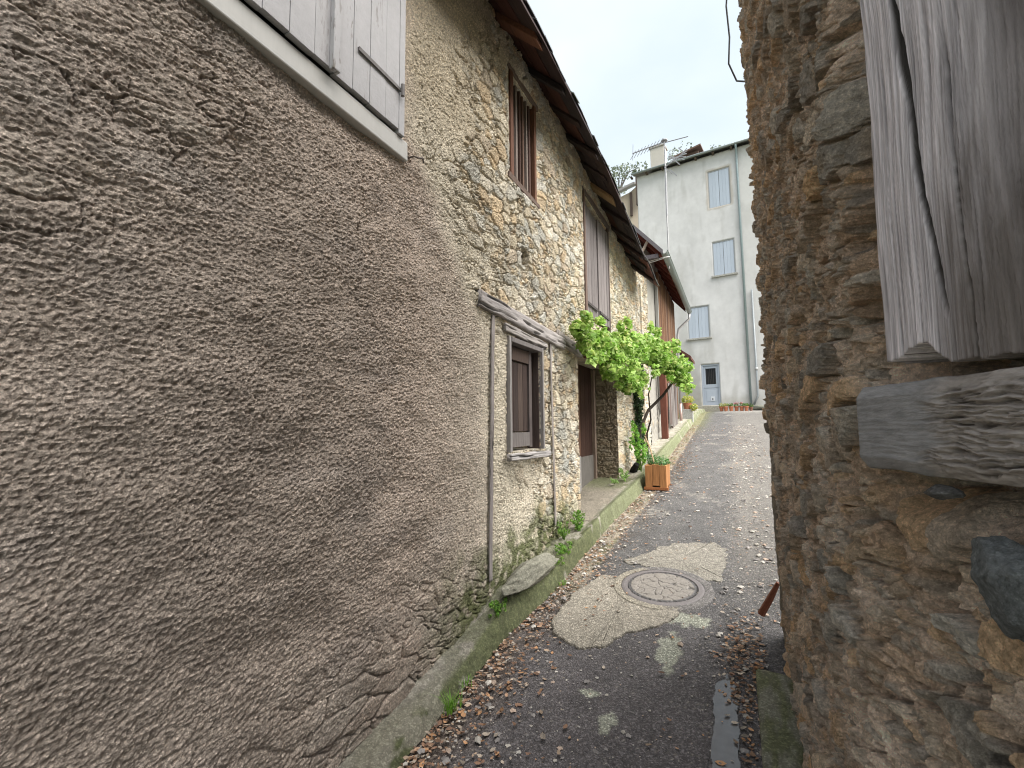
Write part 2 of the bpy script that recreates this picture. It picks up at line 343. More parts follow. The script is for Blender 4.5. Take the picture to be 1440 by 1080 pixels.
# far reveal of the doorway in rough stone
def reveal(D, Z):
    h, e, sc = rubble(D + 20, Z, 71, .14, .055)
    r = .028 * h - .02 * ss(.1, 0, e) + .008 * ridge(D * 20, Z * 30, 3, 5)
    P = np.stack([WX + .01 - D, 6.93 - r, Z], -1)
    mort = V3(.40, .33, .24) * (1 + .3 * fbm(D * 9, Z * 9, 4, 7)[..., None])
    return P, mix3(mort, sc * .7, ss(.2, .8, h) * .6)
surf('door_reveal', np.arange(0, .40, .008), np.arange(.66, 2.6, .008), reveal, 'rubble', house)

GREY = (.22, .20, .195); GREY2 = (.16, .145, .142); BROWN = (.085, .05, .035); DBROWN = (.05, .033, .026)
def timber(name, p0, p1, w, d, mat, parent, col=GREY, seed=0, n=40, wob=.012, label=None):
    """weathered squared timber from p0 to p1 lying in the wall face, w wide in the face, d proud of it; irregular edges and grain cracks"""
    p0 = np.array(p0, float); p1 = np.array(p1, float); ax = p1 - p0; Ln = np.linalg.norm(ax); ax /= Ln
    nx = np.array([1., 0, 0]); side = np.cross(ax, nx)
    prof = [(-.5, 0), (-.5, .72), (-.44, .95)] + [(t, 1) for t in np.linspace(-.38, .38, 11)] + [(.44, .95), (.5, .72), (.5, 0)]
    prof = np.array(prof); U = np.linspace(0, Ln, max(n, int(Ln / .012)))
    UU, K = np.meshgrid(U, np.arange(len(prof)), indexing='ij')
    s = prof[K, 0]; t = prof[K, 1]
    wv = w * (1 + .10 * fbm(UU * 5, s * 0 + seed, 3, seed)); off = wob * fbm(UU * 2.5, s * 0, 3, seed + 4)
    grain = fbm(UU * 4, s * w * 90, 3, seed + 6); crack = ss(.22, .36, fbm(UU * 1.8, s * w * 60, 2, seed + 9))
    out = d * t + t * (.006 * grain - .02 * crack * (t > .9)) * min(1, w / .08)
    P = p0 + UU[..., None] * ax + (s * wv + off)[..., None] * side + out[..., None] * nx
    C = np.array(col) * (1.25 + .7 * grain - .95 * crack)[..., None] * np.ones(3)
    idx = np.arange(P.shape[0] * P.shape[1]).reshape(P.shape[:2])
    F = np.stack([idx[:-1, :-1], idx[:-1, 1:], idx[1:, 1:], idx[1:, :-1]], -1).reshape(-1, 4).tolist()
    F += [list(idx[0][::-1]), list(idx[-1])]
    return link(name, P.reshape(-1, 3), F, mat, parent, C.reshape(-1, 3), True, label)
X0 = WX + .005
timber('lintel', (X0, 2.76, 2.555), (X0, 4.55, 2.505), .12, .035, 'wood_along', house, (.25, .23, .225), 3)
timber('lintel', (X0, 3.17, 2.425), (X0, 4.06, 2.405), .065, .022, 'wood_along', house, (.24, .22, .21), 5)
timber('timber_stud', (X0, 2.93, .58), (X0, 2.99, 2.48), .045, .008, 'wood_upright', house, (.2, .18, .175), 7)
timber('timber_stud', (X0, 4.23, .72), (X0, 4.18, 2.46), .04, .006, 'wood_upright', house, (.19, .17, .16), 9)
timber('lintel', (X0, 4.35, 2.56), (X0, 5.15, 2.50), .13, .03, 'wood_along', house, (.2, .18, .17), 11, label='short grey timber end beside the vine')
# --- timber window
win = MB(GREY); w_fr = MB(GREY)
w_fr.box((WX - .02, 3.25, 1.45), (WX + .02, 3.285, 2.37), (.25, .235, .23), .004).box((WX - .02, 3.935, 1.45), (WX + .02, 3.965, 2.375), (.22, .205, .20), .004).box((WX - .14, 3.925, 1.45), (WX - .021, 3.97, 2.36), (.075, .055, .05), .003)  # last box: far reveal coloured dark for the shadow inside
w_fr.box((WX - .14, 3.296, 2.33), (WX + .02, 3.924, 2.37), GREY2, .002)
wf = w_fr.build('window_frame', 'wood_upright', house, .004)
timber('sill', (X0 + .01, 3.19, 1.415), (X0 + .01, 4.03, 1.40), .055, .04, 'wood_along', wf, (.25, .235, .23), 13)
sh = MB(DBROWN); x = WX - .085
sh.box((x, 3.33, 1.47), (x + .03, 3.40, 2.33), (.07, .05, .045), .001).box((x, 3.79, 1.47), (x + .03, 3.85, 2.33), (.09, .075, .072), .001)
sh.box((x, 3.401, 2.21), (x + .03, 3.789, 2.32), (.085, .06, .05), .001).box((x, 3.401, 1.48), (x + .03, 3.789, 1.60), (.14, .125, .12), .001)
for k in range(4): sh.box((x - .012, 3.402 + k * .097, 1.61), (x + .012, 3.495 + k * .097, 2.20), [(.05, .034, .03), (.04, .028, .025), (.07, .05, .042), (.045, .03, .026)][k], .001)
sp = sh.build('shutter_panel', 'wood_upright', wf, .002)
st_ = MB((.3, .28, .27)); st_.box((WX - .05, 3.335, 1.46), (WX - .03, 3.35, 2.34), jit=.004); st_.box((WX - .03, 3.305, 1.46), (WX - .012, 3.318, 2.36), (.33, .31, .3), .003)
st_.build('batten', 'wood_upright', wf)
MB((.01, .009, .008)).box((WX - .30, 3.25, 1.4), (WX - .28, 3.97, 2.4)).build('interior_shade_sheet', 'wood_upright', wf)  # near-black sheet standing in for the unlit room behind
# --- door
dm = MB(BROWN); x = WX - .36
for k in range(9): dm.box((x - .04, 5.1 + k * .2, .66), (x, 5.296 + k * .2, 2.52), tint((.035, .017, .012), .75, 1.3), .002)
door = dm.build('door', 'wood_upright', house, .003)
MB((.12, .11, .10)).box((x + .001, 6.18, .66), (x + .012, 6.9, 1.22), jit=.002).build('bottom_board', 'wood_upright', door)
MB((.11, .06, .04)).box((x, 5.95, 1.25), (x + .045, 6.10, 2.50), jit=.003).box((x, 6.83, .70), (x + .05, 6.90, 2.50), (.2, .15, .12), .003).box((x, 5.95, .7), (x + .05, 6.10, 1.24), (.25, .235, .225), .003).build('door_post', 'wood_upright', house, .004)
timber('door_lintel', (X0 - .06, 5.0, 2.56), (X0 - .06, 7.15, 2.56), .14, .06, 'wood_along', house, (.14, .07, .05), 15)
# --- barred window
bw = MB((.09, .05, .035)); y0, y1, z0, z1 = 3.32, 3.86, 3.77, 4.66
bw.box((WX - .12, y0 - .005, z0 - .02), (WX + .02, y0 + .045, z1 + .03), (.13, .065, .045), .004).box((WX - .12, y1 - .045, z0 - .02), (WX + .02, y1 + .01, z1 + .03), (.14, .07, .045), .004)
bw.box((WX - .12, y0 - .06, z0 - .07), (WX + .025, y1 + .08, z0 - .018), (.12, .085, .07), .005).box((WX - .12, y0 - .05, z1 + .025), (WX + .02, y1 + .06, z1 + .075), (.17, .13, .11), .005)
bf = bw.build('barred_window', 'wood_upright', house, .003)
for k in range(6):
    yy = y0 + .085 + k * .073
    MB((.12, .075, .055)).box((WX - .045, yy, z0 - .018), (WX - .012, yy + .024, z1 + .02), [(.13, .08, .06), (.22, .18, .16), (.1, .06, .05)][k % 3], .004).build('bar', 'wood_upright', bf)
MB((.008, .007, .006)).box((WX - .34, y0 - .1, z0 - .1), (WX - .32, y1 + .1, z1 + .1)).build('interior_shade_sheet', 'wood_upright', bf)  # black backing, the unlit inside put into its colour
# --- hayloft doors
lo = MB(GREY2); y0, y1, z0, z1 = 5.44, 6.60, 3.02, 4.52
lo.box((WX - .1, 5.38, 3.0), (WX + .03, 5.437, 4.60), (.13, .09, .075), .004).box((WX - .1, 6.605, 3.0), (WX + .02, 6.66, 4.58), (.13, .1, .09), .004).box((WX - .1, 5.3, 4.585), (WX + .02, 6.75, 4.66), (.15, .12, .11), .005)
lf = lo.build('loft_door', 'wood_upright', house, .003)
for leaf in range(2):
    d_ = MB(GREY2); ya = y0 + leaf * .59
    for k in range(4):
        yy = ya + k * .142; zt = 4.5 - random.uniform(0, .05)
        d_.box((WX - .03 + .01 * leaf, yy + .003, z0 + random.uniform(0, .05)), (WX + .005 + .012 * leaf, yy + .137, zt), tint((.17, .15, .148), .7, 1.25), .003)
    lv = d_.build('door_leaf', 'wood_upright', lf)
    MB((.06, .05, .05)).box((WX + .018, ya + .01, 3.16), (WX + .028, ya + .5, 3.19), jit=.003).build('hinge', 'iron', lv)
MB((.008, .007, .006)).box((WX - .34, 5.3, 2.9), (WX - .32, 6.7, 4.7)).build('interior_shade_sheet', 'wood_upright', lf)  # black backing for the unlit hayloft, darkness in the colour
MB((.01, .009, .008)).box((WX - .34, 9.1, 1.1), (WX - .32, 9.45, 4.6)).build('recess_shade_sheet', 'wood_upright', house)  # black sheet painting the shade deep in the slit
# --- white shutters over their sill
sl = MB((.55, .55, .54)); sl.box((WX - .1, .72, 3.118), (WX + .03, 1.955, 3.228), (.44, .435, .42), .002)
wf2 = MB((.5, .5, .5)).box((WX - .1, .88, 3.231), (WX + .02, .93, 4.35)).box((WX - .1, 1.86, 3.231), (WX + .045, 1.905, 4.35)).box((WX - .1, .88, 4.351), (WX + .04, 1.905, 4.42)).build('shuttered_window', 'peeling_white', house, .003)
sl.build('sill', 'painted_wood', wf2, .006)
for leaf in range(2):
    ya, wd = (.935, .475) if leaf == 0 else (1.412, .445); xo = .052 if leaf == 0 else .045
    d_ = MB((.6, .6, .6)); yy = ya
    for k, fr in enumerate([.25, .25, .26, .24]):
        d_.box((WX + xo - .03, yy + .0015, 3.245 + .004 * (k % 2)), (WX + xo + .001 * (k % 3), yy + fr * wd - .0015, 4.34)); yy += fr * wd
    lv = d_.build('shutter_leaf', 'peeling_white', wf2, .0015)
    if leaf == 0: MB((.6, .6, .6)).box((WX + xo + .0005, 1.375, 3.236), (WX + xo + .028, 1.418, 4.34)).build('cover_strip', 'peeling_white', lv, .004)
    ir = MB((.16, .15, .15)); y2 = 1.87 if leaf else 1.15
    ir.box((WX + xo + .002, y2 - .32, 3.462), (WX + xo + .012, y2 - .01, 3.482), jit=.002).tube([(WX + xo + .02, y2 - .008, 3.435), (WX + xo + .02, y2 - .008, 3.50)], .011)
    ir.build('strap_hinge', 'iron', lv)
hk = MB((.12, .1, .09)); hk.tube([(WX - .02, 1.99, 3.17), (WX + .05, 1.985, 3.165), (WX + .062, 2.0, 3.16), (WX + .06, 2.05, 3.185), (WX + .05, 2.07, 3.17)], .005)
hk.build('shutter_hook', 'iron', house)
# --- roof: sagging slates, sarking boards, rafter tails
def ez(y): return float(curve(y, [(-2, 4.5), (2, 4.53), (3.3, 4.62), (5, 4.60), (7, 4.38), (8.9, 4.22)]))
def ez_s(y): return ez(y) + .02 * math.sin(y * 5)
rf = MB((.1, .1, .1))
ys = [-.3 + i * .17 for i in range(60)]; ys = [y for y in ys if y < 8.85]
for r in range(14):
    for i, y in enumerate(ys):
        t0 = r * .2 - .02; t1 = t0 + .27; w_ = .165; jz = random.uniform(0, .012); jx = random.uniform(-.025, .02) if r == 0 else random.uniform(-.01, .01)
        yo = (r % 2) * .085
        def rp_(t, yy, up): return (-1.2 - t * .76, yy, ez_s(yy) + .035 + t * .72 + up)
        u0 = .020 + jz; vs = []
        for t, up in ((t0 + jx, u0), (t1, .004)):
            for yy in (y + yo, y + yo + w_):
                vs += [rp_(t, yy, up), rp_(t, yy, up - .012)]
        c = random.choice([(.10, .105, .11), (.075, .08, .085), (.12, .115, .105), (.09, .1, .08)])
        rf.add(vs, [(0, 2, 6, 4), (1, 5, 7, 3), (0, 1, 3, 2), (4, 6, 7, 5), (0, 4, 5, 1), (2, 3, 7, 6)], c)
roof = rf.build('roof', 'slate', house)
bk = MB((.1, .1, .1)); bk.add([(-3.9, -.3, 7.2), (-3.9, 8.95, 7.0), (-6.8, 8.95, 4.3), (-6.8, -.3, 4.4)], [(0, 1, 2, 3)])
bk.add([(-3.2, -.3, 6.45), (-3.2, 8.95, 6.2), (-3.9, 8.95, 7.05), (-3.9, -.3, 7.25)], [(0, 1, 2, 3)])
bk.build('roof_back', 'slate', roof)
sb = MB(DBROWN)
for r in range(12):
    for i in range(7):
        ya = -.25 + i * 1.32 + random.uniform(-.1, .1) * (i > 0); yb = min(ya + 1.32, 8.82 + random.uniform(-.05, .05)); t0 = r * .2 - .01; t1 = t0 + .19
        vs = []
        for t in (t0, t1):
            for yy in (ya, (ya + yb) / 2, yb):
                vs += [(-1.2 - t * .76, yy, ez_s(yy) + .03 + t * .72), (-1.2 - t * .76, yy, ez_s(yy) + .008 + t * .72)]
        c = random.choice([(.045, .03, .03), (.035, .027, .03), (.08, .035, .028), (.055, .04, .042)])
        sb.add(vs, [(1, 7, 9, 3), (3, 9, 11, 5), (0, 2, 8, 6), (2, 4, 10, 8), (0, 1, 3, 2), (2, 3, 5, 4), (0, 6, 7, 1), (4, 5, 11, 10), (6, 8, 9, 7), (8, 10, 11, 9)], c)
sb.build('sarking_board', 'wood_along', roof)
RC = 0
for i in range(17):
    y = -.1 + i * .54 + random.uniform(-.06, .06)
    c = random.choice([(.04, .028, .028), (.045, .03, .028), (.06, .035, .03), (.035, .028, .03)])
    if i == 11: c = (.32, .21, .12)
    if i == 6: c = (.16, .075, .05)
    hw_ = random.uniform(.045, .075); le = random.uniform(.0, .10); vs = []
    for t in (.04 + le, 1.6):
        for yy in (y - hw_, y + hw_):
            vs += [(-1.2 - t * .76, yy, ez_s(yy) + .006 + t * .72), (-1.2 - t * .76 + .01, yy, ez_s(yy) - .065 + .02 * random.random() + t * .72)]
    MB(c).add(vs, [(0, 2, 6, 4), (1, 5, 7, 3), (0, 1, 3, 2), (4, 6, 7, 5), (0, 4, 5, 1), (2, 3, 7, 6)]).build('rafter', 'wood_along', roof, .006)
MB((.05, .03, .028)).box((-1.62, -.1, 4.93), (-1.75, 8.85, 5.08), jit=.01).build('wall_plate', 'wood_along', roof)

# ================================================================== GROUND, ROAD, KERB
def kx(y): return curve(y, [(-2, -1.37), (2.8, -1.41), (3.5, -1.34), (5, -1.31), (7, -1.21), (22, -1.19)])
def road_pos(X, Y):
    z = G(Y) + .012 * fbm(X * 1.5, Y * 1.5, 3, 3) + .004 * fbm(X * 9, Y * 9, 3, 5)
    fine = fbm(X * 40, Y * 40, 3, 7); mid = fbm(X * 5, Y * 4, 4, 9)
    sp = noise(X * 90, Y * 90, 15)
    z = z + .0025 * fine
    # gutter strip of smooth concrete under the kerb
    d = X - kx(Y.ravel()).reshape(Y.shape)
    gut = ss(.21, .16, d + .03 * mid) * ss(3.2, 3.8, Y); z = z - .03 * ss(.4, .05, d) * (1 - .5 * gut)
    near = ss(4.2, 2.2, Y)
    col = mix3(V3(.11, .106, .105), V3(.115, .105, .108), near) * (1 + .35 * mid + .3 * fine)[..., None]
    col = mix3(col, V3(.36, .33, .28), ss(.55, .75, sp) * .5)
    wornm = ss(.12, .5, fbm(X * 2.2, Y * 1.3, 4, 21) + .15 * noise(X * 20, Y * 12, 22)) * ss(4.5, 6, Y)
    col = mix3(col, V3(.34, .315, .275), wornm * .7 * ss(-.2, .3, fbm(X * 25, Y * 25, 2, 24) + .1))
    side = ss(-.2, .05, X) * ss(3.2, 5, Y); col = mix3(col, V3(.20, .185, .165) * (1 + .4 * fine)[..., None], side * .55)
    col = mix3(col, V3(.32, .275, .21) * (1 + .25 * mid + .2 * fine)[..., None], gut * .85)
    green = gut * ss(-.1, .4, fbm(X * 5, Y * 3, 3, 27)) ; col = mix3(col, V3(.11, .12, .05), green * .6)
    dirt = ss(.35, .0, d + .2 * mid) * (1 - gut); col = mix3(col, V3(.13, .095, .07), dirt * .6)
    # pale mortar smears on the asphalt
    for (cx, cy, rx, ry) in ((-.42, 2.95, .07, .2), (-.62, 2.28, .05, .07), (-.36, 3.36, .16, .09), (-.75, 2.45, .05, .03)):
        q = np.hypot((X - cx) / rx, (Y - cy) / ry) + .8 * fbm(X * 14, Y * 14, 3, 29)
        col = mix3(col, V3(.36, .37, .30) * (1 + .3 * fine)[..., None], ss(1.05, .75, q) * .75)
    top = ss(18, 20.5, Y + .6 * mid) * ss(-.9, -.3, X); col = mix3(col, V3(.29, .275, .25), top * .9)
    weed = ss(12, 16, Y) * ss(-.6, -1.1, X + .2 * mid); col = mix3(col, V3(.16, .17, .07), weed * .6)
    return np.stack([X, Y, z], -1), col
xs = np.concatenate([np.arange(-1.7, .4, .011), np.arange(.4, 7, .15)]); yv = steps(.8, 23.2, lambda y: .003 * y + .004)
tag(surf('road', xs, np.concatenate([np.arange(-3, .8, .1), yv]), road_pos, 'asphalt', origin=(0, 0, 0)), kind='structure')
gx = np.array([-120, -60, -30, -12, -6, -3, 0, 3, 7, 12, 30, 60, 120.]); gy = np.array([-120, -60, -20, -5, 0, 5, 10, 15, 19, 23, 30, 40, 60, 90, 160.])
def ground_pos(X, Y):
    z = G(Y) - .06 + 13 * ss(34, 60, Y) + 3 * ss(60, 120, Y) - 4 * ss(-20, -100, Y)
    return np.stack([X, Y, z], -1), V3(.12, .13, .07) + 0 * X[..., None]
tag(surf('ground', gx, gy, ground_pos, 'concrete', origin=(0, 0, 0)), kind='structure')
# kerb / ledge along the wall foot
KP = [(0, 0), (.1, .25), (.2, .6), (.32, .85), (.5, .96), (.75, 1), (1, 1.0)]
def kerb_pos(T, Y):
    xb = kx(Y.ravel()).reshape(Y.shape); h = curve(Y.ravel(), [(-2, .035), (1.5, .04), (2.1, .055), (2.6, .085), (3.0, .13), (3.4, .10), (4.3, .09), (5, .11), (7, .11), (9, .15), (22, .13)]).reshape(Y.shape)
    rnd = curve(Y.ravel(), [(0, 1), (3.2, .9), (4.3, -.55), (22, .25)]).reshape(Y.shape)
    prof = curve(T.ravel(), KP).reshape(T.shape); hard = np.clip(T * 9, 0, 1)
    zz = prof * rnd + hard * (1 - rnd)
    X = xb + (-1.63 - xb) * (T ** 1.0) * 1.0
    X = X - .012 * np.clip(T * 4, 0, 1) * (1 - rnd)
    n1 = fbm(X * 8, Y * 5, 4, 101); n2 = fbm(X * 30, Y * 30, 3, 103)
    rub = ss(2.55, 2.9, Y) * ss(4.45, 4.1, Y)
    z = G(Y) - .02 + (h + .02) * zz + .016 * n1 * zz + .008 * n2 + rub * .05 * ridge(X * 9, Y * 7, 4, 105) * zz
    X = X + .014 * n1 * (1 - T) + .004 * n2
    col = V3(.36, .335, .285) * (1 + .4 * n1 + .25 * n2)[..., None]
    col = mix3(col, V3(.31, .295, .22), ss(-.1, .5, fbm(X * 3, Y * 1.2, 3, 107)) * .7 * ss(2.8, 2, Y))
    face = ss(.45, .1, T)
    m = ss(-.12, .12, 1.3 * fbm(X * 11, Y * 7, 5, 109) + .25 * face + .35 * ss(2.0, 2.8, Y) * ss(4.6, 4.0, Y) + .7 * ss(4.8, 5.5, Y) * face * ss(12, 8, Y) - .45 * ss(2.3, 1.8, Y))
    m = m * np.clip(.25 + face + ss(2.2, 2.7, Y) * ss(4.6, 4.2, Y) * .4 + ss(.8, .95, T) * .3, 0, 1)
    col = mix3(col, mix3(V3(.105, .125, .045), V3(.13, .165, .055), ss(4.5, 5.2, Y) * face) * (1 + .5 * n2)[..., None], m * mix3(V3(.85), V3(.68), ss(4.5, 5.2, Y))[..., 0])
    col = mix3(col, V3(.26, .225, .18) * (1 + .3 * n2)[..., None], ss(4.4, 4.7, Y) * ss(7.3, 7.0, Y) * ss(.3, .5, T) * (1 - m) * .7)
    return np.stack([X, Y, z], -1), col
tag(surf('kerb', np.linspace(0, 1, 34), steps(-1, 22.6, lambda y: .012 + .002 * max(y, 0)), kerb_pos, 'concrete', origin=(WX, 0, 0)), kind='structure')
# door slab
def slab(U, V):
    n1 = fbm(U * 5, V * 5, 4, 111); z = G(V) + .115 + .01 * n1 + .004 * fbm(U * 30, V * 30, 3, 112)
    z = np.where(V < 5.9, z + .03 * ss(5.9, 4.9, V) * ss(-1.45, -1.7, U), z)
    return np.stack([U, V, z], -1), mix3(V3(.27, .24, .195) * (1 + .3 * n1)[..., None], V3(.12, .14, .06), ss(6.0, 6.6, V + .3 * n1) * .7)
tag(surf('doorstep', np.arange(-1.99, -1.36, .02), np.arange(4.85, 6.95, .03), slab, 'concrete', back=(0, 0, -.13)), 'worn grey concrete doorstep slab in front of the brown doorway', 'doorstep')

# patches of old concrete round the manhole
def blob(name, pts, th, col, seed, mat='worn_concrete', rag=.03):
    pts = np.array(pts, float); c = pts.mean(0)
    n = 420; d = np.vstack([pts, pts[:1]]); sl_ = np.r_[0, np.cumsum(np.hypot(*np.diff(d, axis=0).T))]; tt = np.linspace(0, sl_[-1], n, endpoint=False)
    ox = np.interp(tt, sl_, d[:, 0]); oy = np.interp(tt, sl_, d[:, 1])
    ox = (ox + np.roll(ox, 3) + np.roll(ox, -3)) / 3; oy = (oy + np.roll(oy, 3) + np.roll(oy, -3)) / 3
    ox = ox + .012 * fbm(tt * 40, 0 * tt + seed, 3, seed + 2) + rag * fbm(tt * 9, 0 * tt + seed, 4, seed); oy = oy + .012 * fbm(tt * 40, 0 * tt + seed, 3, seed + 6) + rag * fbm(tt * 9, 0 * tt + seed, 4, seed + 9)
    R = np.array([0, .2, .4, .55, .7, .8, .88, .94, .98, 1.0, 1.003])
    P = []; C = []
    for i, r in enumerate(R):
        x = c[0] + (ox - c[0]) * r; y = c[1] + (oy - c[1]) * r
        z = G(y) + th * (1 if i < 9 else (.7 if i == 9 else -.8)) + .004 * fbm(x * 20, y * 20, 3, seed) + .010 * fbm(x * 1.5, y * 1.5, 3, 3)
        k = 1 + .25 * fbm(x * 7, y * 7, 3, seed + 3) + .3 * fbm(x * 50, y * 50, 2, seed + 4)
        P.append(np.stack([x, y, z], -1)); C.append(np.array(col) * k[:, None] * (.75 if i >= 9 else 1))
    P = np.array(P); idx = np.arange(P.shape[0] * n).reshape(-1, n)
    F = np.stack([idx[:-1], np.roll(idx[:-1], -1, 1), np.roll(idx[1:], -1, 1), idx[1:]], -1).reshape(-1, 4)
    return tag(link(name, P.reshape(-1, 3), F[:, ::-1].copy(), mat, None, np.array(C).reshape(-1, 3), True), kind='structure')
blob('concrete_patch', [(-1.19, 3.06), (-1.13, 2.9), (-1.0, 2.82), (-.86, 2.80), (-.76, 2.9), (-.70, 3.05), (-.60, 3.12), (-.5, 3.22), (-.42, 3.35), (-.40, 3.48), (-.52, 3.45), (-.7, 3.5), (-.86, 3.66), (-.93, 3.86), (-1.06, 3.85), (-1.17, 3.5)], .014, (.27, .245, .205), 5)
blob('concrete_patch', [(-.97, 4.2), (-.84, 4.14), (-.68, 4.13), (-.5, 4.08), (-.30, 3.98), (-.16, 4.05), (-.14, 4.3), (-.12, 4.7), (-.22, 4.85), (-.4, 4.82), (-.6, 4.75), (-.74, 4.52)],   .005, (.25, .232, .20), 8, rag=.07)
def wet(U, Y):
    z = G(Y) + .0135 + .001 * noise(U * 20, Y * 9, 1); return np.stack([U, Y, z], -1), 0 * U[..., None] + V3(.2, .2, .2)
def wet_keep(u, v):
    c = -.11 + .02 * (v - 2.2) * 0 + .012 * fbm(v * 6, u * 0 + 3, 3, 2); w = .052 * ss(2.82, 2.72, v) * ss(1.5, 1.7, v) + .012 * fbm(v * 14, u * 0, 3, 5)
    return np.abs(u - c) < w
tag(surf('puddle', np.arange(-.2, 0, .004), np.arange(1.5, 2.85, .006), wet, 'water', None, wet_keep), kind='structure')
# manhole
mc = (-.565, 3.77)
man = thing('manhole_cover', (mc[0], mc[1], G(3.77)), 'round cast-iron manhole cover with cracked concrete infill set in the lane', 'manhole cover')
def mh(x, y, z): yy = mc[1] + y; return (mc[0] + x, yy, float(G(yy)) + z)
ring = MB((.15, .135, .135), mh); n = 64
def ann(mb, r0, r1, z0, z1, col=None):
    vs = [(r * math.cos(2 * math.pi * k / n), r * math.sin(2 * math.pi * k / n), z) for r, z in ((r0, z0), (r1, z1)) for k in range(n)]
    mb.add(vs, [(k, n + k, n + (k + 1) % n, (k + 1) % n) for k in range(n)], col)
ann(ring, .252, .258, .004, .018); ann(ring, .258, .285, .018, .018); ann(ring, .285, .30, .018, .0145)
ring.build('rim', 'cast_iron', man)
def cover(U, A):
    x = U * np.cos(A) * .25; y = U * np.sin(A) * .25
    f1, f2, dx, dy, r = vor(x * 12 + 3 + .5 * fbm(x * 12, y * 12, 2, 4), y * 12 + .5 * fbm(x * 12, y * 12, 2, 7), 77)
    gr = ss(.07, .02, f2 - f1); yy = mc[1] + y
    teeth = ss(.93, .95, U) * (.5 + .5 * np.sign(np.sin(A * 44)))
    z = G(yy) + .019 - .008 * gr - .006 * teeth + .002 * fbm(x * 60, y * 60, 3, 2)
    c = mix3(V3(.21, .19, .17) * (1 + .2 * fbm(x * 20, y * 20, 3, 9))[..., None], V3(.06, .055, .05), gr)
    c = mix3(c, V3(.08, .075, .075), ss(.9, .93, U)); c = mix3(c, c * .5, teeth * .7)
    return np.stack([mc[0] + x, yy, z], -1), c
surf('cover_plate', np.linspace(0.001, 1, 60), np.linspace(0, 2 * math.pi, 200), cover, 'cast_iron', man)
def collar(R, A):
    x = R * np.cos(A); y = R * np.sin(A); yy = mc[1] + y; q = fbm(x * 8, y * 8, 4, 41)
    beige = ss(-.3, .2, -np.cos(A - .5) - .25 + .5 * q)
    c = mix3(V3(.17, .16, .155), V3(.27, .245, .20), beige) * (1 + .3 * fbm(x * 60, y * 60, 2, 43))[..., None]
    return np.stack([mc[0] + x, yy, G(yy) + .0155 + .002 * q - .03 * ss(.36, .37, R)], -1), c
surf('collar', np.array([.303, .32, .33, .34, .35, .36, .37]), np.linspace(0, 2 * math.pi, 120), collar, 'worn_concrete', man)

# ================================================================== RIGHT BARN (0.2 m from the lens)
RX = .195
barn = thing('stone_barn', (RX, 1.5, G(1.5)), 'crumbling rubble and mortar barn corner close on the right with grey timber post and beam', 'barn')
PR = np.array([(.42, .31, .22), (.36, .28, .20), (.42, .26, .13), (.12, .125, .12), (.19, .19, .175), (.40, .34, .27), (.26, .21, .165), (.32, .31, .28)])
def barn_h(Y, Z):
    wu = Y + .022 * fbm(Y * 11, Z * 9, 3, 201); wv = Z + .018 * fbm(Y * 11, Z * 9, 3, 203)
    f1, f2, dx, dy, r = vor(wu / .085, wv / .062, 205, 1.); e = f2 - f1
    g1, g2, ex, ey, q = vor(wu / .028 + 7, wv / .022, 207, 1.); e2 = g2 - g1
    big = (r[3] > .68); sm_ = (~big) & (q[3] > .55)
    fine = fbm(Y * 75, Z * 70, 3, 213); grit = fbm(Y * 95, Z * 85, 3, 216, .75)
    lump = ridge(Y * 30, Z * 24, 4, 211, .7); crag = ridge(Y * 12, Z * 10, 5, 212, .62)
    bs = ss(.03, .13, e); hb = bs * (.010 + .030 * r[0] + .030 * ((r[1] - .5) * dx + (r[2] - .5) * dy)) + .003 * grit
    s2 = ss(.04, .2, e2); hs = s2 * (.004 + .018 * q[0] + .016 * ((q[1] - .5) * ex + (q[2] - .5) * ey)) + .003 * grit
    pits = ss(.15, .4, fbm(Y * 26, Z * 20, 4, 214)); mort_h = .010 * lump + .016 * crag + .007 * grit - .016 * pits
    gap = ss(.10, .0, e) * ss(-.15, .15, fbm(Y * 8, Z * 7, 3, 221)) * np.where(big, 1, .6)
    cavity = ss(.20, .36, fbm(Y * 9, Z * 7, 4, 209)); fiss = ss(.10, .03, np.abs(noise(Y * 5 + .5 * noise(Y * 15, Z * 15, 2), Z * 2.6, 218))) * ss(.0, .2, fbm(Y * 3, Z * 3, 3, 222))
    d = np.where(big, hb + .35 * mort_h, np.where(sm_, hs + .6 * mort_h, mort_h)) - .045 * gap - .070 * cavity - .055 * fiss + .018 * fbm(Y * 3.5, Z * 2.5, 3, 215)
    st = np.where(big[..., None], PR[(r[2] * 7.99).astype(int)] * (.9 + .5 * r[1])[..., None], PR[(q[1] * 7.99).astype(int)] * (1.0 + .5 * q[2])[..., None]) * 1.6
    mid = fbm(Y * 12, Z * 12, 4, 217)
    mort = mix3(V3(.90, .70, .55), V3(.60, .42, .29), ss(-.25, .35, fbm(Y * 6, Z * 5, 4, 224))) * (1 + .3 * mid + .4 * fine)[..., None]
    k = np.where(big, bs, np.where(sm_, s2 * .8, 0)); col = mix3(mort, mix3(st, V3(.52, .41, .31), .35) * (1 + .25 * mid + .4 * fine)[..., None], k * .85)
    och = ss(.2, .4, fbm(Y * 7 + 9, Z * 6, 3, 219)); col = mix3(col, V3(.56, .31, .11) * (1 + .4 * fine)[..., None], och * .22)
    return d, col
WRAP = .6
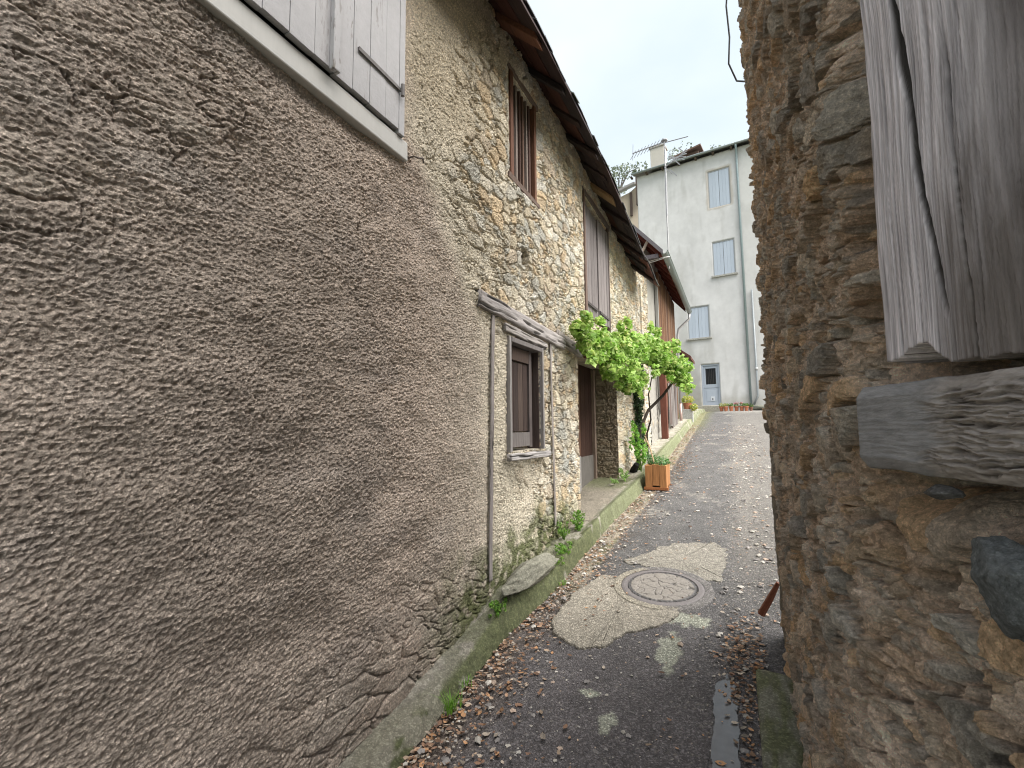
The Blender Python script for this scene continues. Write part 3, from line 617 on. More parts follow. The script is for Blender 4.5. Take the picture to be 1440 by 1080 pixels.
def barn_pos(T, Z):
    # T runs along the street face (T < 3.35 = y) then round the far corner into +x
    YC = 3.32; rr = .05
    Y = np.minimum(T, YC); k = np.clip((T - YC) / (rr * 1.57), 0, 1); ext = np.maximum(T - YC - rr * 1.57, 0)
    a = k * math.pi / 2
    bx = RX + .30 * np.maximum(.87 - T, 0) + .0 * Z + rr * (1 - np.cos(a)) + ext; by = Y + rr * np.sin(a)
    nx = -np.cos(a); ny = np.sin(a)
    d, col = barn_h(T, Z)
    batter = .012 * ss(1.2, .2, Z) - .010 * np.sin(Z * 1.7)
    # recess under the beam, hollow between post and beam
    rec = ss(.98, .86, T) * ss(.9, 1.12, Z) * ss(1.62, 1.56, Z); d = d - .045 * rec
    rec2 = ss(.96, .88, T) * ss(1.50, 1.60, Z); d = d - .10 * rec2
    # grey cement strip dressing the lower corner
    cs = ss(2.75, 2.95, T + .1 * noise(Z * 6, T * 2, 31)) * ss(1.75, 1.5, Z); sm = .008 * fbm(T * 9, Z * 9, 4, 231) + .002
    d = d * (1 - cs * .85) + sm * cs; col = mix3(col, V3(.19, .175, .15) * (1 + .3 * fbm(T * 6, Z * 20, 4, 233))[..., None], cs * .85)
    X = bx + nx * d + batter; Yy = by + ny * d
    return np.stack([X, Yy, Z], -1), col
Tg = np.concatenate([steps(.22, 3.32, lambda y: .0036 * y + .0006), 3.32 + np.arange(.01, .6, .014)])
Zr = np.concatenate([np.arange(0, .9, .009), np.arange(.9, 2.6, .0042), np.arange(2.6, 5.12, .010)])
surf('wall', Tg, Zr, barn_pos, 'close_rubble', barn, smooth=False)
MB((.3, .24, .18)).box((RX + .36, -.5, -.3), (3.8, 3.25, 5.1)).build('rear_wall', 'rubble', barn)  # unseen body, end and height cut back to let light into the lane
br = MB((.08, .085, .09)); br.add([(-.06, -.5, 5.55), (-.06, 3.5, 5.55), (2.1, 3.5, 7.0), (2.1, -.5, 7.0), (-.06, -.5, 5.62), (-.06, 3.5, 5.62), (2.1, 3.5, 7.08), (2.1, -.5, 7.08), (4.3, 3.5, 5.55), (4.3, -.5, 5.55), (4.3, 3.5, 5.62), (4.3, -.5, 5.62)],
    [(0, 3, 2, 1), (4, 5, 6, 7), (0, 1, 5, 4), (3, 9, 8, 2), (7, 6, 10, 11), (8, 9, 11, 10), (1, 2, 6, 5), (2, 8, 10, 6), (0, 4, 7, 3), (3, 7, 11, 9)])
# the barn roof stays inside the wall line so that the corner shows against the sky; flattened to admit light
for i, p in enumerate(br.v): br.v[i] = (max(p[0], RX + .02), min(p[1], 3.3), 5.12 + (p[2] - 5.55) * .3)
br.build('roof', 'slate', barn)
# timber post (rounded face) and beam
def post_pos(A, Z):
    # A -1..1 across the face: -1 = far edge, 1 = near edge
    cl_ = np.interp(Z, [1.70, 1.78, 1.95, 2.2, 2.5, 2.9], [.13, .10, -.14, -.36, -.56, -.70]) + .03 * fbm(Z * 7, Z * 0, 3, 71)
    A = A + (cl_ + .25) * np.clip(1 - np.abs(A + .25) / .77, 0, 1)
    low = 1.733 + .004 * ss(-1, -.7, A) + .006 * fbm(A * 9, A * 0, 4, 8) + .012 * ss(-.8, -.2, A) - .030 * ss(-.25, .1, A)
    Z = low + (Z - 1.73) * (3.4 - low) / (3.4 - 1.73)
    y = .697 - A * .112 + .012 * fbm(Z * 3, A * 0 + 2, 2, 301) - .02 * (Z - 1.75) * .4
    rnd = np.where(A > 0, .09 * ss(.15, 1.0, A) ** 1.3 + .10 * ss(.80, 1.02, A), .05 * ss(-.93, -1.02, A))
    gz = Z * 2.2; 
    grain = fbm(A * 14 + .6 * fbm(Z * 3, A * 3, 2, 7), gz, 4, 303); fineg = fbm(A * 60, Z * 6, 3, 305); chk = ridge(A * 22, Z * 75, 3, 307) * ss(.05, .5, A) * ss(2.4, 1.8, Z)
    wd = .055 + .03 * np.sin(Z * 17) ** 2 * ss(1.75, 2.1, Z); cr = ss(wd, wd * .3, np.abs(A - cl_)) * ss(1.76, 1.86, Z)
    c3 = ss(.014, .004, np.abs(A + .64 + .10 * (Z - 1.75) + .02 * fbm(Z * 8, Z * 0, 3, 73))) * ss(2.16, 2.08, Z) * .5
    c5 = ss(.020, .006, np.abs(A - .30 + .25 * (Z - 1.9) + .03 * fbm(Z * 9, Z * 0, 3, 75))) * ss(2.1, 2.0, Z) * .5; cr = np.maximum.reduce([cr, c3, c5])
    x = .186 + .33 * (.809 - y) + rnd * .55 - .0028 * grain - .0012 * fineg + .03 * cr - .0015 * chk + .012 * ss(-.38, -.75, A) * .5
    col = V3(.54, .49, .505) * (1 + .5 * grain + .7 * fineg)[..., None]
    col = mix3(col, V3(.15, .125, .115) * (1 + .4 * grain)[..., None], ss(.05, .8, A + .3 * fbm(A * 3, Z * 2, 3, 311)) * .75)  # weathered wood and shade, both painted in towards the near edge
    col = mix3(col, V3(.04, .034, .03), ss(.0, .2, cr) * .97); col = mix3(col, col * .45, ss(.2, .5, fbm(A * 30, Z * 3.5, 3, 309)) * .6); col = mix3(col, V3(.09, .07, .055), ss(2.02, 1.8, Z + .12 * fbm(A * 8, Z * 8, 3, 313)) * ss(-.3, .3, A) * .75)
    col = mix3(col, V3(.05, .04, .036), ss(.5, .8, A + .25 * ss(2.0, 2.3, Z) - .1 + .2 * fbm(A * 4, Z * 3, 3, 315)) * .85)  # near edge blackened further, shade put into the colour
    return np.stack([x, y, Z], -1), col
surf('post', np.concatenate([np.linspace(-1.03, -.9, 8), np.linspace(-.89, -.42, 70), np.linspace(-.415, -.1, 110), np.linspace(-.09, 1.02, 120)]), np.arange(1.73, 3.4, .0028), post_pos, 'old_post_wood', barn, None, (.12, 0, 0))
def beam_pos(A, Y):
    # A runs over the cross-section from the top back edge over the face to the bottom back edge
    sec = [(-1, .30, 1.697), (-.72, .178, 1.705), (-.62, .168, 1.688), (.62, .167, 1.600), (.72, .178, 1.584), (1, .30, 1.58)]
    x = np.interp(A, [s[0] for s in sec], [s[1] for s in sec]); z = np.interp(A, [s[0] for s in sec], [s[2] for s in sec])
    sm = ss(.70, .755, Y + .025 * noise(A * 7, Y * 9, 41))            # clean sawn end beyond y = 0.72
    gz = z * 1.0
    wave = ridge(z * 120 + 1.3 * fbm(Y * 14, z * 14, 3, 321), Y * 14, 4, 323)
    f = fbm(z * 200, Y * 14, 3, 325)
    top = ss(-.75, -.5, A) * ss(.78, .6, A)
    x = x + (1 - sm) * (-.011 * wave + .003 * f) * (.3 + .7 * top) + sm * .001 * f + .006 * (1 - sm)
    z = z + .004 * fbm(Y * 12, A, 3, 327) + (.010 * ss(.85, .5, Y)) * (A < -.5) * 0
    x = x + .05 * ss(.872, .885, Y) + .30 * np.maximum(.875 - Y, 0)
    c1 = V3(.25, .24, .24) * (1 + .18 * f)[..., None]; c2 = mix3(V3(.05, .04, .035), V3(.33, .29, .265), ss(-.35, .6, wave + .4 * f))
    return np.stack([x, Y, z], -1), mix3(c2, c1, sm)
surf('beam', np.concatenate([np.linspace(-1, -.75, 12), np.linspace(-.74, .74, 110), np.linspace(.75, 1, 12)]), np.arange(.36, .885, .0022), beam_pos, 'old_beam_wood', barn)
def rock(name, c, r, seed, col, parent, mat='close_rubble', sub=5, facet=.35, label=None, kindtag=None):
    import bmesh
    bm = bmesh.new(); bmesh.ops.create_icosphere(bm, subdivisions=sub, radius=1); v = np.array([list(x.co) for x in bm.verts]); f = [[x.index for x in q.verts] for q in bm.faces]; bm.free()
    rs = np.random.default_rng(seed); dirs = rs.normal(size=(14, 3)); dirs /= np.linalg.norm(dirs, axis=1)[:, None]
    k = np.ones(len(v))
    for d in dirs: pr = v @ d; lim = 1 - facet * rs.uniform(.5, 1.2); k = np.minimum(k, np.where(pr > 1e-3, lim / np.maximum(pr, 1e-3), 9))
    nn = 1 + .09 * fbm(v[:, 0] * 4 + seed, v[:, 1] * 4 + v[:, 2] * 3, 4, seed) + .035 * fbm(v[:, 0] * 14, v[:, 2] * 14 + v[:, 1] * 9, 3, seed + 1)
    P = v * (k * nn)[:, None] * np.array(r) + np.array(c)
    C = np.array(col) * (1 + .35 * fbm(v[:, 0] * 5, v[:, 2] * 5 + v[:, 1] * 3, 4, seed + 2))[:, None]
    return link(name, P, np.array(f), mat, parent, C, True, label)
rock('stone', (.250, .665, 1.485), (.040, .060, .058), 3, (.24, .25, .25), barn, label='large dark blue-grey stone under the beam')
rock('stone', (.222, .745, 1.565), (.018, .04, .009), 5, (.22, .21, .2), barn, label='pale stone splinter under the beam')
# kerb block at the barn foot, rusty iron sticking out, cable
def kb(U, Y):
    n1 = fbm(U * 12, Y * 8, 4, 401); z = G(Y) + .10 + .004 * n1 - .02 * ss(.04, .02, U) ; return np.stack([U, Y + .01 * n1 * (Y > 2.7), z], -1), mix3(V3(.36, .35, .28) * (1 + .2 * n1)[..., None], V3(.22, .24, .12), ss(-.2, .3, fbm(U * 20, Y * 5, 3, 403)) * .8)
tag(surf('kerb_block', np.arange(.03, .24, .01), np.arange(.6, 2.78, .015), kb, 'concrete', back=(0, 0, -.12)), 'short mossy concrete kerb block at the foot of the crumbling barn wall', 'kerb block')
rm = MB((.16, .05, .025)); rm.tube([(.19, 3.42, .66), (.14, 3.44, .55), (.085, 3.46, .44)], [.012, .02, .022], 6)
rm.build('rusty_iron', 'iron', None); tag(bpy.data.objects['rusty_iron'], 'rust-brown iron stub leaning out from behind the barn corner', 'iron bar')
cb = MB((.04, .04, .04)); cb.tube([(.20, 3.42, 5.1), (.12, 3.48, 5.02), (.085, 3.5, 4.7), (.095, 3.5, 4.45), (.08, 3.5, 4.25), (.125, 3.5, 4.1), (.19, 3.4, 4.0)], .006, 6); cb.build('cable', 'iron')
tag(bpy.data.objects['cable'], 'thin black cable hanging in a loop from the top of the barn corner', 'cable')

# ================================================================== WOOD-CLAD HOUSE (second on the left)
h2 = thing('clad_house', (WX, 12.5, G(12.5)), 'second house on the left with brown vertical plank cladding, red soffit and zinc gutter', 'house')
def pl(Y, Z):
    n1 = fbm(Y * 2, Z * 2, 4, 501); n2 = fbm(Y * 12, Z * 12, 3, 503)
    st = ss(2.5, 1.7, Z + .3 * n1)
    c = V3(.30, .285, .255) * (1 + .25 * n1 + .12 * n2)[..., None]
    h, e, sc = rubble(Y, Z, 61, .25, .16)
    c = mix3(c, sc, st * ss(.3, .8, h) * .8)
    return np.stack([WX + .004 * n2 + st * .04 * h, Y, Z], -1), c
surf('plaster_wall', np.arange(9.96, 14.9, .03), np.arange(1.0, 5.6, .03), pl, 'plaster', h2)
b = MB((.4, .38, .35)); b.box((-7, 14.6, 1), (WX - .05, 14.9, 5.5)).box((-7, 10.0, 1), (-6.7, 14.6, 5.5))
b.build('side_wall', 'plaster', h2)
gb = MB((.46, .43, .44)); gb.add([(WX - .02, 10.0, 4.2), (WX - .02, 10.0, 5.45), (-4.4, 10.0, 8.6), (-7, 10.0, 5.6), (-7, 10.0, 4.2)], [(0, 1, 2, 3, 4)])
MB((.46, .43, .44)).add([(WX - .02, 14.9, 4.2), (WX - .02, 14.9, 5.45), (-4.4, 14.9, 8.6), (-7, 14.9, 5.6), (-7, 14.9, 4.2)], [(4, 3, 2, 1, 0)]).build('gable_wall', 'plaster', h2)
gb.build('gable_wall', 'plaster', h2)
cl = MB()
for k in range(24):
    y = 11.25 + k * .14; bt = 2.05 + .16 * math.sin(k * 1.1) + (.0 if k < 10 else -.1) + random.uniform(-.05, .05)
    c = random.choice([(.13, .065, .035), (.17, .09, .05), (.10, .05, .03), (.20, .13, .09)])
    cl.box((WX + .05, y + .004, bt), (WX + .075 + random.uniform(0, .01), y + .135, 5.32), c)
cl.build('plank_cladding', 'wood_upright', h2)
c2 = MB()
for k in range(12): y = 12.2 + k * .16; c2.box((WX + .085, y, 1.62 + .06 * math.sin(k)), (WX + .105, y + .13, 2.75 + random.uniform(-.1, .2)), random.choice([(.16, .14, .135), (.2, .18, .17), (.12, .09, .08)]), .012)
c2.build('skirting_plank', 'wood_upright', h2)
MB((.33, .32, .30)).box((WX + .02, 11.12, 1.9), (WX + .08, 11.22, 5.1)).build('corner_board', 'painted_wood', h2)
MB((.13, .05, .035)).box((WX + .08, 10.85, 1.24), (WX + .22, 11.0, 3.4), jit=.004).build('post', 'wood_upright', h2, .006, label='red-brown timber post under the vine')
# roof
def r2(t, y, up): return (-1.17 - t * .66, y, 5.12 + t * .75 + up)
ro = MB((.12, .12, .12))
for r in range(22):
    for k in range(28):
        y = 9.42 + k * .2; t0 = r * .2; vs = []
        for t, up in ((t0, .05 + random.uniform(0, .008)), (t0 + .25, .03)):
            for yy in (y, y + .195): vs += [r2(t, yy, up), r2(t, yy, up - .012)]
        ro.add(vs, [(0, 2, 6, 4), (1, 5, 7, 3), (0, 1, 3, 2), (4, 6, 7, 5), (0, 4, 5, 1), (2, 3, 7, 6)], random.choice([(.12, .12, .125), (.09, .09, .1), (.14, .13, .12)]))
roof2 = ro.build('roof', 'slate', h2)
MB((.1, .1, .1)).add([(-4.1, 9.42, 8.5), (-4.1, 15.0, 8.5), (-7.4, 15.0, 5.0), (-7.4, 9.42, 5.0)], [(0, 1, 2, 3)]).build('roof_back', 'slate', roof2)
so = MB((.17, .045, .03))
for r in range(9):
    vs = [r2(r * .22, 9.45, .01), r2(r * .22, 14.98, .01), r2(r * .22 + .21, 14.98, .01), r2(r * .22 + .21, 9.45, .01)]; vs += [(p[0], p[1], p[2] + .012) for p in vs]
    so.add(vs, [(3, 2, 1, 0), (4, 5, 6, 7), (0, 1, 5, 4), (1, 2, 6, 5), (2, 3, 7, 6), (3, 0, 4, 7)], random.choice([(.2, .055, .035), (.15, .04, .03), (.24, .075, .045)]))
so.build('soffit_board', 'wood_along', roof2)
for k in range(10):
    y = 9.7 + k * .57; vs = []
    for t in (.08, 1.2):
        for yy in (y - .035, y + .035): vs += [r2(t, yy, .006), r2(t, yy, -.085)]
    MB((.13, .04, .03)).add(vs, [(0, 2, 6, 4), (1, 5, 7, 3), (0, 1, 3, 2), (4, 6, 7, 5), (0, 4, 5, 1), (2, 3, 7, 6)]).build('rafter', 'wood_along', roof2)
vs = [r2(-.03, 9.40, -.05), r2(4.0, 9.40, -.05), r2(4.0, 9.40, .055), r2(-.03, 9.40, .055)]; vs += [(p[0], p[1] + .03, p[2]) for p in vs]
MB((.13, .12, .13)).add(vs, [(0, 1, 2, 3), (7, 6, 5, 4), (0, 4, 5, 1), (1, 5, 6, 2), (2, 6, 7, 3), (3, 7, 4, 0)]).build('bargeboard', 'wood_along', roof2)
MB((.1, .09, .1)).box((-1.25, 9.44, 5.02), (-2.6, 9.54, 5.10)).build('tie_beam', 'wood_along', roof2)
MB((.4, .33, .28)).tube([(-1.62, 9.5, 5.12), (-1.45, 9.5, 5.42)], .03, 6).build('strut', 'wood_along', roof2)
gt = MB((.23, .26, .25)); n = 8; ysg = [9.4, 15.05]; vs = []
for y in ysg:
    for r_ in (.07, .062):
        for k in range(n + 1): a = math.pi + math.pi * k / n; vs.append((-1.13 + r_ * math.cos(a), y, 5.13 + r_ * math.sin(a)))
m_ = n + 1; fs = []
for k in range(n): fs += [(k, k + 1, 2 * m_ + k + 1, 2 * m_ + k), (m_ + k, 3 * m_ + k, 3 * m_ + k + 1, m_ + k + 1), (k, m_ + k, m_ + k + 1, k + 1), (2 * m_ + k, 2 * m_ + k + 1, 3 * m_ + k + 1, 3 * m_ + k)]
gt.add(vs, fs); gt.tube([(-1.06, 9.4, 5.13), (-1.06, 15.05, 5.13)], .011, 6)
gut = gt.build('gutter', 'zinc', roof2, smooth=True)
MB((.45, .43, .43)).tube([(-1.13, 14.98, 5.06), (-1.14, 14.98, 4.9), (-1.46, 14.98, 4.62), (-1.50, 14.98, 4.4), (-1.50, 14.98, 2.3)], .035, 10).tube([(-1.50, 14.98, 2.3), (-1.50, 14.98, 1.62)], .042, 10, (.42, .3, .27)).build('downpipe', 'zinc', h2, smooth=True)
MB((.42, .41, .4)).tube([(-1.62, 9.56, 4.7), (-1.42, 9.52, 5.0), (-1.16, 9.5, 5.02), (-1.05, 9.6, 5.05)], .012, 6).tube([(-1.7, 9.52, 4.98), (-1.4, 9.5, 4.96), (-1.15, 9.5, 5.0)], .008, 6).build('overflow_pipe', 'zinc', h2)
# antenna mast on its gutter
ant = thing('antenna_mast', (-1.13, 10.2, 5.15), 'thin grey antenna mast with two television aerials rising behind the gutter of the clad house', 'antenna')
am = MB((.33, .33, .34)); am.tube([(-1.13, 10.2, 5.0), (-1.13, 10.2, 6.2)], .016, 6, (.3, .3, .3)).tube([(-1.13, 10.2, 6.2), (-1.12, 10.2, 7.15)], .02, 8).tube([(-1.12, 10.2, 7.15), (-1.12, 10.2, 7.9)], .018, 6).lathe((-1.12, 10.2, 7.9), [(.07, 0), (.07, .02), (.01, .05)], 8)
am.build('mast', 'zinc', ant)
ya = MB((.2, .2, .21)); ya.tube([(-1.12, 10.2, 7.88), (-1.80, 10.1, 7.74)], .012, 6)
for k in range(9): t = .12 + k * .11; x = -1.12 - .68 * t; ya.tube([(x - .06, 10.17, 7.88 - .14 * t - .09), (x + .06, 10.17, 7.88 - .14 * t + .09)], .006, 4)
ya.tube([(-1.8, 10.1, 7.58), (-1.78, 10.1, 7.95)], .006, 4); ya.build('aerial', 'zinc', ant)
y2 = MB((.30, .30, .31)); y2.tube([(-1.12, 10.2, 7.86), (-.62, 10.1, 7.80)], .011, 6)
y2.tube([(-1.12, 10.2, 7.3), (-.72, 10.1, 7.45)], .012, 6)
for k in range(5):
    a = -.5 + k * .3; c0 = (-.86 + .02 * k, 10.1, 7.38 + .015 * k)
    y2.tube([(c0[0] - .2 * math.cos(a), 10.1, c0[2] - .2 * math.sin(a)), (c0[0] + .16 * math.cos(a), 10.1, c0[2] + .16 * math.sin(a))], .010, 4)
for q in ((-1.05, 7.12), (-.95, 7.05), (-.88, 7.28), (-.75, 7.48)): y2.tube([(q[0] - .07, 10.05, q[1] + .09), (q[0] + .07, 10.05, q[1] - .09)], .013, 4)
y2.build('aerial', 'zinc', ant)
# small roof further on
sr = MB((.10, .045, .035)); sr.add([(-1.9, 16.4, 4.35), (-1.9, 18.0, 4.35), (-1.25, 18.0, 3.85), (-1.25, 16.4, 3.85), (-1.9, 16.4, 4.45), (-1.9, 18.0, 4.45), (-1.25, 18.0, 3.95), (-1.25, 16.4, 3.95)], [(0, 3, 2, 1), (4, 5, 6, 7), (0, 1, 5, 4), (1, 2, 6, 5), (2, 3, 7, 6), (3, 0, 4, 7)])
po = thing('porch', (-1.8, 17, G(17)), 'small lean-to porch roof with red-brown boards beyond the clad house', 'porch')
sr.build('porch_roof', 'wood_along', po)
MB((.42, .4, .36)).box((-2.6, 16.3, 1.6), (-1.9, 18.1, 4.6)).build('porch_wall', 'plaster', po)

# ================================================================== FAR APARTMENT HOUSE
P0 = (-.98, 23.0); UR = (.99286536, -.11924079); NR = (-.11924079, -.99286536)
def ff(s, d, z): return (P0[0] + UR[0] * s + NR[0] * d, P0[1] + UR[1] * s + NR[1] * d, z)
far = thing('apartment_house', ff(.5, 0, 2.3), 'tall pale grey plastered house closing the end of the lane with blue-grey shutters and door', 'house')
WIN = [(.34, 1.28, 11.80, 13.60), (.38, 1.32, 8.52, 10.13), (-.85, .10, 5.70, 7.20)]; DOOR = (-.36, .42, 2.54, 4.43)
FH = WIN + [DOOR]
def far_pos(A, Z):
    n1 = fbm(A * .8, Z * .5, 4, 601); n2 = fbm(A * 3, Z * 2, 4, 603)
    d = .012 * n1 + .004 * n2
    c = V3(.58, .572, .565) * (1 + .14 * n1 + .10 * n2)[..., None]
    c = mix3(c, V3(.42, .41, .39), ss(.05, .5, fbm(A * 2.6, Z * .5, 4, 605)) * .55)
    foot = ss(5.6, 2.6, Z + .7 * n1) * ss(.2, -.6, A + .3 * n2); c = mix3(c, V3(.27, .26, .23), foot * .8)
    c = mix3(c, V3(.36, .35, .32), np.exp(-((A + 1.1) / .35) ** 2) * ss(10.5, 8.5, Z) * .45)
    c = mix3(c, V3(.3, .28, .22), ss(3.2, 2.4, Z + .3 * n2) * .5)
    c = mix3(c, V3(.55, .54, .51), ss(1.6, 1.75, A) * .5)
    for a, b_, z0, z1 in WIN[:1]:
        q = np.maximum(np.abs(A - (a + b_) / 2) - (b_ - a) / 2, np.abs(Z - (z0 + z1) / 2) - (z1 - z0) / 2); c = mix3(c, V3(.42, .38, .33), ss(.14, .05, q + .08 * n2) * .8)
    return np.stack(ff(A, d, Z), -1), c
Ag = snap(np.arange(-3.03, 6, .05), [a for h in FH for a in h[:2]]); Zg2 = snap(np.arange(1.9, 14.45, .05), [a for h in FH for a in h[2:]])
def fkeep(u, v):
    k = np.ones(u.shape, bool)
    for a, b_, c, d in FH: k &= ~((u > a) & (u < b_) & (v > c) & (v < d))
    return k
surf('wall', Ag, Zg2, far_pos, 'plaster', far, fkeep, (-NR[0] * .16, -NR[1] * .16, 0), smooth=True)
b = MB((.4, .39, .36), ff); b.box((-3.0, -.12, 1.9), (-2.8, -8, 14.4)).box((5.8, -.12, 1.9), (5.98, -8, 14.4)).box((-2.8, -7.8, 1.9), (5.8, -8, 14.4)); b.build('side_wall', 'plaster', far)
rb = MB((.13, .13, .13), ff); rb.add([(-3.2, .3, 14.42), (6.4, .3, 14.42), (6.4, -4, 15.9), (-3.2, -4, 15.9), (-3.2, .3, 14.50), (6.4, .3, 14.50), (6.4, -4, 15.98), (-3.2, -4, 15.98), (-3.2, -8.5, 14.5), (6.4, -8.5, 14.5)],
    [(3, 2, 1, 0), (4, 5, 6, 7), (0, 1, 5, 4), (1, 2, 6, 5), (3, 0, 4, 7), (7, 6, 9, 8), (8, 9, 2, 3), (7, 8, 3), (6, 2, 9)])
rfar = rb.build('roof', 'slate', far)
for k in range(13):
    s = -3.3 + k * .78; MB((.1, .075, .06), ff).box((s, .26, 14.33), (s + .09, .02, 14.40)).build('rafter_end', 'wood_along', rfar)
g_ = MB((.28, .31, .31)); g_.tube([ff(-3.2, .33, 14.44), ff(6.4, .33, 14.44)], .05, 8); g_.build('gutter', 'zinc', rfar, smooth=True)
ch = MB((.50, .47, .42), ff); ch.box((-2.45, -.55, 14.6), (-1.75, -1.15, 16.0)).box((-2.5, -.5, 16.0), (-1.7, -1.2, 16.08), (.35, .33, .3)); ch.build('chimney', 'plaster', rfar, .01)
dr = MB((.10, .065, .05), ff); dr.box((-1.0, -.5, 14.75), (-.1, -1.3, 15.12)); dr.add([(-1.2, -.3, 15.02), (.05, -.3, 15.24), (.05, -1.5, 15.34), (-1.2, -1.5, 15.14), (-1.2, -.3, 15.10), (.05, -.3, 15.32), (.05, -1.5, 15.42), (-1.2, -1.5, 15.22)], [(3, 2, 1, 0), (4, 5, 6, 7), (0, 1, 5, 4), (1, 2, 6, 5), (2, 3, 7, 6), (3, 0, 4, 7)], (.14, .09, .07))
dr.build('dormer', 'wood_along', rfar)
SHC = (.42, .47, .54)
for i, (a, b_, z0, z1) in enumerate(WIN):
    fw = MB((.33, .34, .35), ff); fw.box((a + .002, -.10, z0 + .002), (a + .04, -.02, z1 - .002)).box((b_ - .04, -.10, z0 + .002), (b_ - .002, -.02, z1 - .002)).box((a + .041, -.10, z1 - .05), (b_ - .041, -.02, z1 - .002))
    wn = fw.build('window', 'painted_wood', far)
    if i: MB((.36, .35, .32), ff).box((a - .08, -.1, z0 - .09), (b_ + .08, .09, z0 - .003)).build('sill', 'concrete', wn, .01)
    mid = (a + b_) / 2
    for k in range(2):
        p = (a + .042, mid - .006) if k == 0 else (mid + .006, b_ - .042)
        s_ = MB(SHC, ff); w3 = (p[1] - p[0]) / 3
        for q in range(3): s_.box((p[0] + q * w3 + .002, -.06, z0 + .02), (p[0] + (q + 1) * w3 - .002, -.03, z1 - .055), tint(SHC, .94, 1.05))
        s_.build('shutter', 'painted_wood', wn)
a, b_, z0, z1 = DOOR
dd = MB((.36, .40, .46), ff); dd.box((a + .002, -.13, z0), (a + .07, -.03, z1 - .002)).box((b_ - .07, -.13, z0), (b_ - .002, -.03, z1 - .002)).box((a + .071, -.13, z1 - .07), (b_ - .071, -.03, z1 - .002))
dd.box((a + .075, -.11, z0 + .01), (b_ - .075, -.08, 3.33)).box((a + .075, -.11, 3.34), (a + .17, -.07, z1 - .075)).box((b_ - .17, -.11, 3.34), (b_ - .075, -.07, z1 - .075)).box((a + .171, -.11, 4.24), (b_ - .171, -.07, z1 - .075)).box((a + .171, -.11, 3.34), (b_ - .171, -.07, 3.5)).box((a + .18, -.079, 2.72), (b_ - .18, -.07, 3.24), (.38, .42, .48))
do = dd.build('door', 'painted_wood', far, .004)
MB((.02, .02, .025), ff).box((a + .171, -.10, 3.5), (b_ - .171, -.09, 4.24)).build('door_glass', 'dark_glass', do)
mg = MB((.05, .05, .05), ff)
for k in range(6): mg.box((a + .2 + k * .075, -.085, 3.5), (a + .212 + k * .075, -.075, 4.24))
mg.build('door_grille', 'iron', do)
MB((.55, .57, .6), ff).box((.0, -.07, 2.74), (.16, -.055, 2.94)).box((.05, -.055, 2.78), (.1, -.05, 2.86), (.12, .12, .14)).build('cat_flap', 'painted_wood', do)
MB((.33, .31, .26), ff).box((-.75, .0, 2.1), (.62, .5, 2.50)).build('doorstep', 'concrete', far, .02)
pp = MB((.27, .33, .34)); pp.tube([ff(1.63, .32, 14.4), ff(1.63, .12, 14.2), ff(1.62, .08, 13.6), ff(1.64, .08, 2.3)], .05, 8); pp.build('downpipe', 'zinc', far, smooth=True)
pp = MB((.3, .32, .33)); pp.tube([ff(1.93, .08, 7.6), ff(1.93, .08, 2.9), ff(1.75, .1, 2.5)], .045, 8); pp.tube([ff(1.93, .08, 4.0), ff(1.93, .08, 4.12)], .065, 8, (.45, .45, .45)); pp.build('downpipe', 'zinc', far, smooth=True)
rock('stone_slab', ff(2.0, .45, 2.35), (.5, .3, .14), 31, (.22, .22, .18), None, 'concrete', 3); tag(bpy.data.objects['stone_slab'], 'low grey-green stone at the foot of the downpipes of the far house', 'stone')

# flower pots at its foot
LEAFG = [(.10, .20, .03), (.15, .27, .04), (.07, .15, .03)]
def leaf_cloud(name, cents, n, size, cols, parent=None, mat='leaf', up=.3, lobes=5, squash=1, origin=None, label=None):
    """many small leaves scattered through ellipsoids (cx,cy,cz,rx,ry,rz,weight)"""
    w = np.array([c[6] for c in cents]); w = w / w.sum(); V = []; F = []; C = []
    for i in range(n):
        c = cents[rng.choice(len(cents), p=w)]
        d = rng.normal(size=3); d /= np.linalg.norm(d); r = rng.uniform(.25, 1) ** .5
        p = np.array(c[:3]) + d * r * np.array(c[3:6])
        nrm = d * .6 + rng.normal(size=3) * .55 + np.array([0, 0, up]); nrm /= np.linalg.norm(nrm)
        t = np.cross(nrm, rng.normal(size=3)); t /= np.linalg.norm(t); b_ = np.cross(nrm, t)
        s = size * rng.uniform(.6, 1.3); col = np.array(cols[rng.integers(len(cols))]) * rng.uniform(.75, 1.3)
        k0 = len(V); ln = [1.0, .62, .78, .5, .62, .5, .78, .62] if lobes == 5 else [1.2, .45, .35, .45, .9, .45, .35, .45]
        V.append(p); C.append(col)
        for k in range(8):
            a = k * math.pi / 4; q = p + (t * math.cos(a) * ln[k] + b_ * math.sin(a) * ln[k]) * s * .5 - nrm * s * .12 * abs(math.sin(a)) * rng.uniform(.5, 1.5); V.append(q); C.append(col)
        for k in range(4): F.append((k0, k0 + 1 + 2 * k, k0 + 2 + 2 * k, k0 + 1 + (2 * k + 2) % 8))
    V = np.array(V); ob = link(name, V, np.array(F), mat, parent, np.array(C), False, label, origin)
    return ob
pots = [(1.02, 'with reddish geranium', (.45, .08, .09), .0), (.86, 'with yellow-green leaves', (.3, .33, .06), 0), (1.20, 'with pale yellow leaves', (.3, .33, .06), 0)]
PX = [(.62, 'leftmost terracotta flower pot of the row, hidden under yellow-green leaves', 'y'), (.80, 'second terracotta pot from the left with a yellowish plant', 'y'), (1.0, 'third terracotta pot from the left with a small green plant', 'g'),
      (1.20, 'fourth terracotta pot from the left with a pink-flowered plant', 'p'), (1.40, 'fifth terracotta pot from the left with pink flowers', 'p'), (1.58, 'sixth terracotta pot from the left with sparse leaves', 'g'), (1.74, 'small dark pot at the right end of the row by the downpipe', 's')]
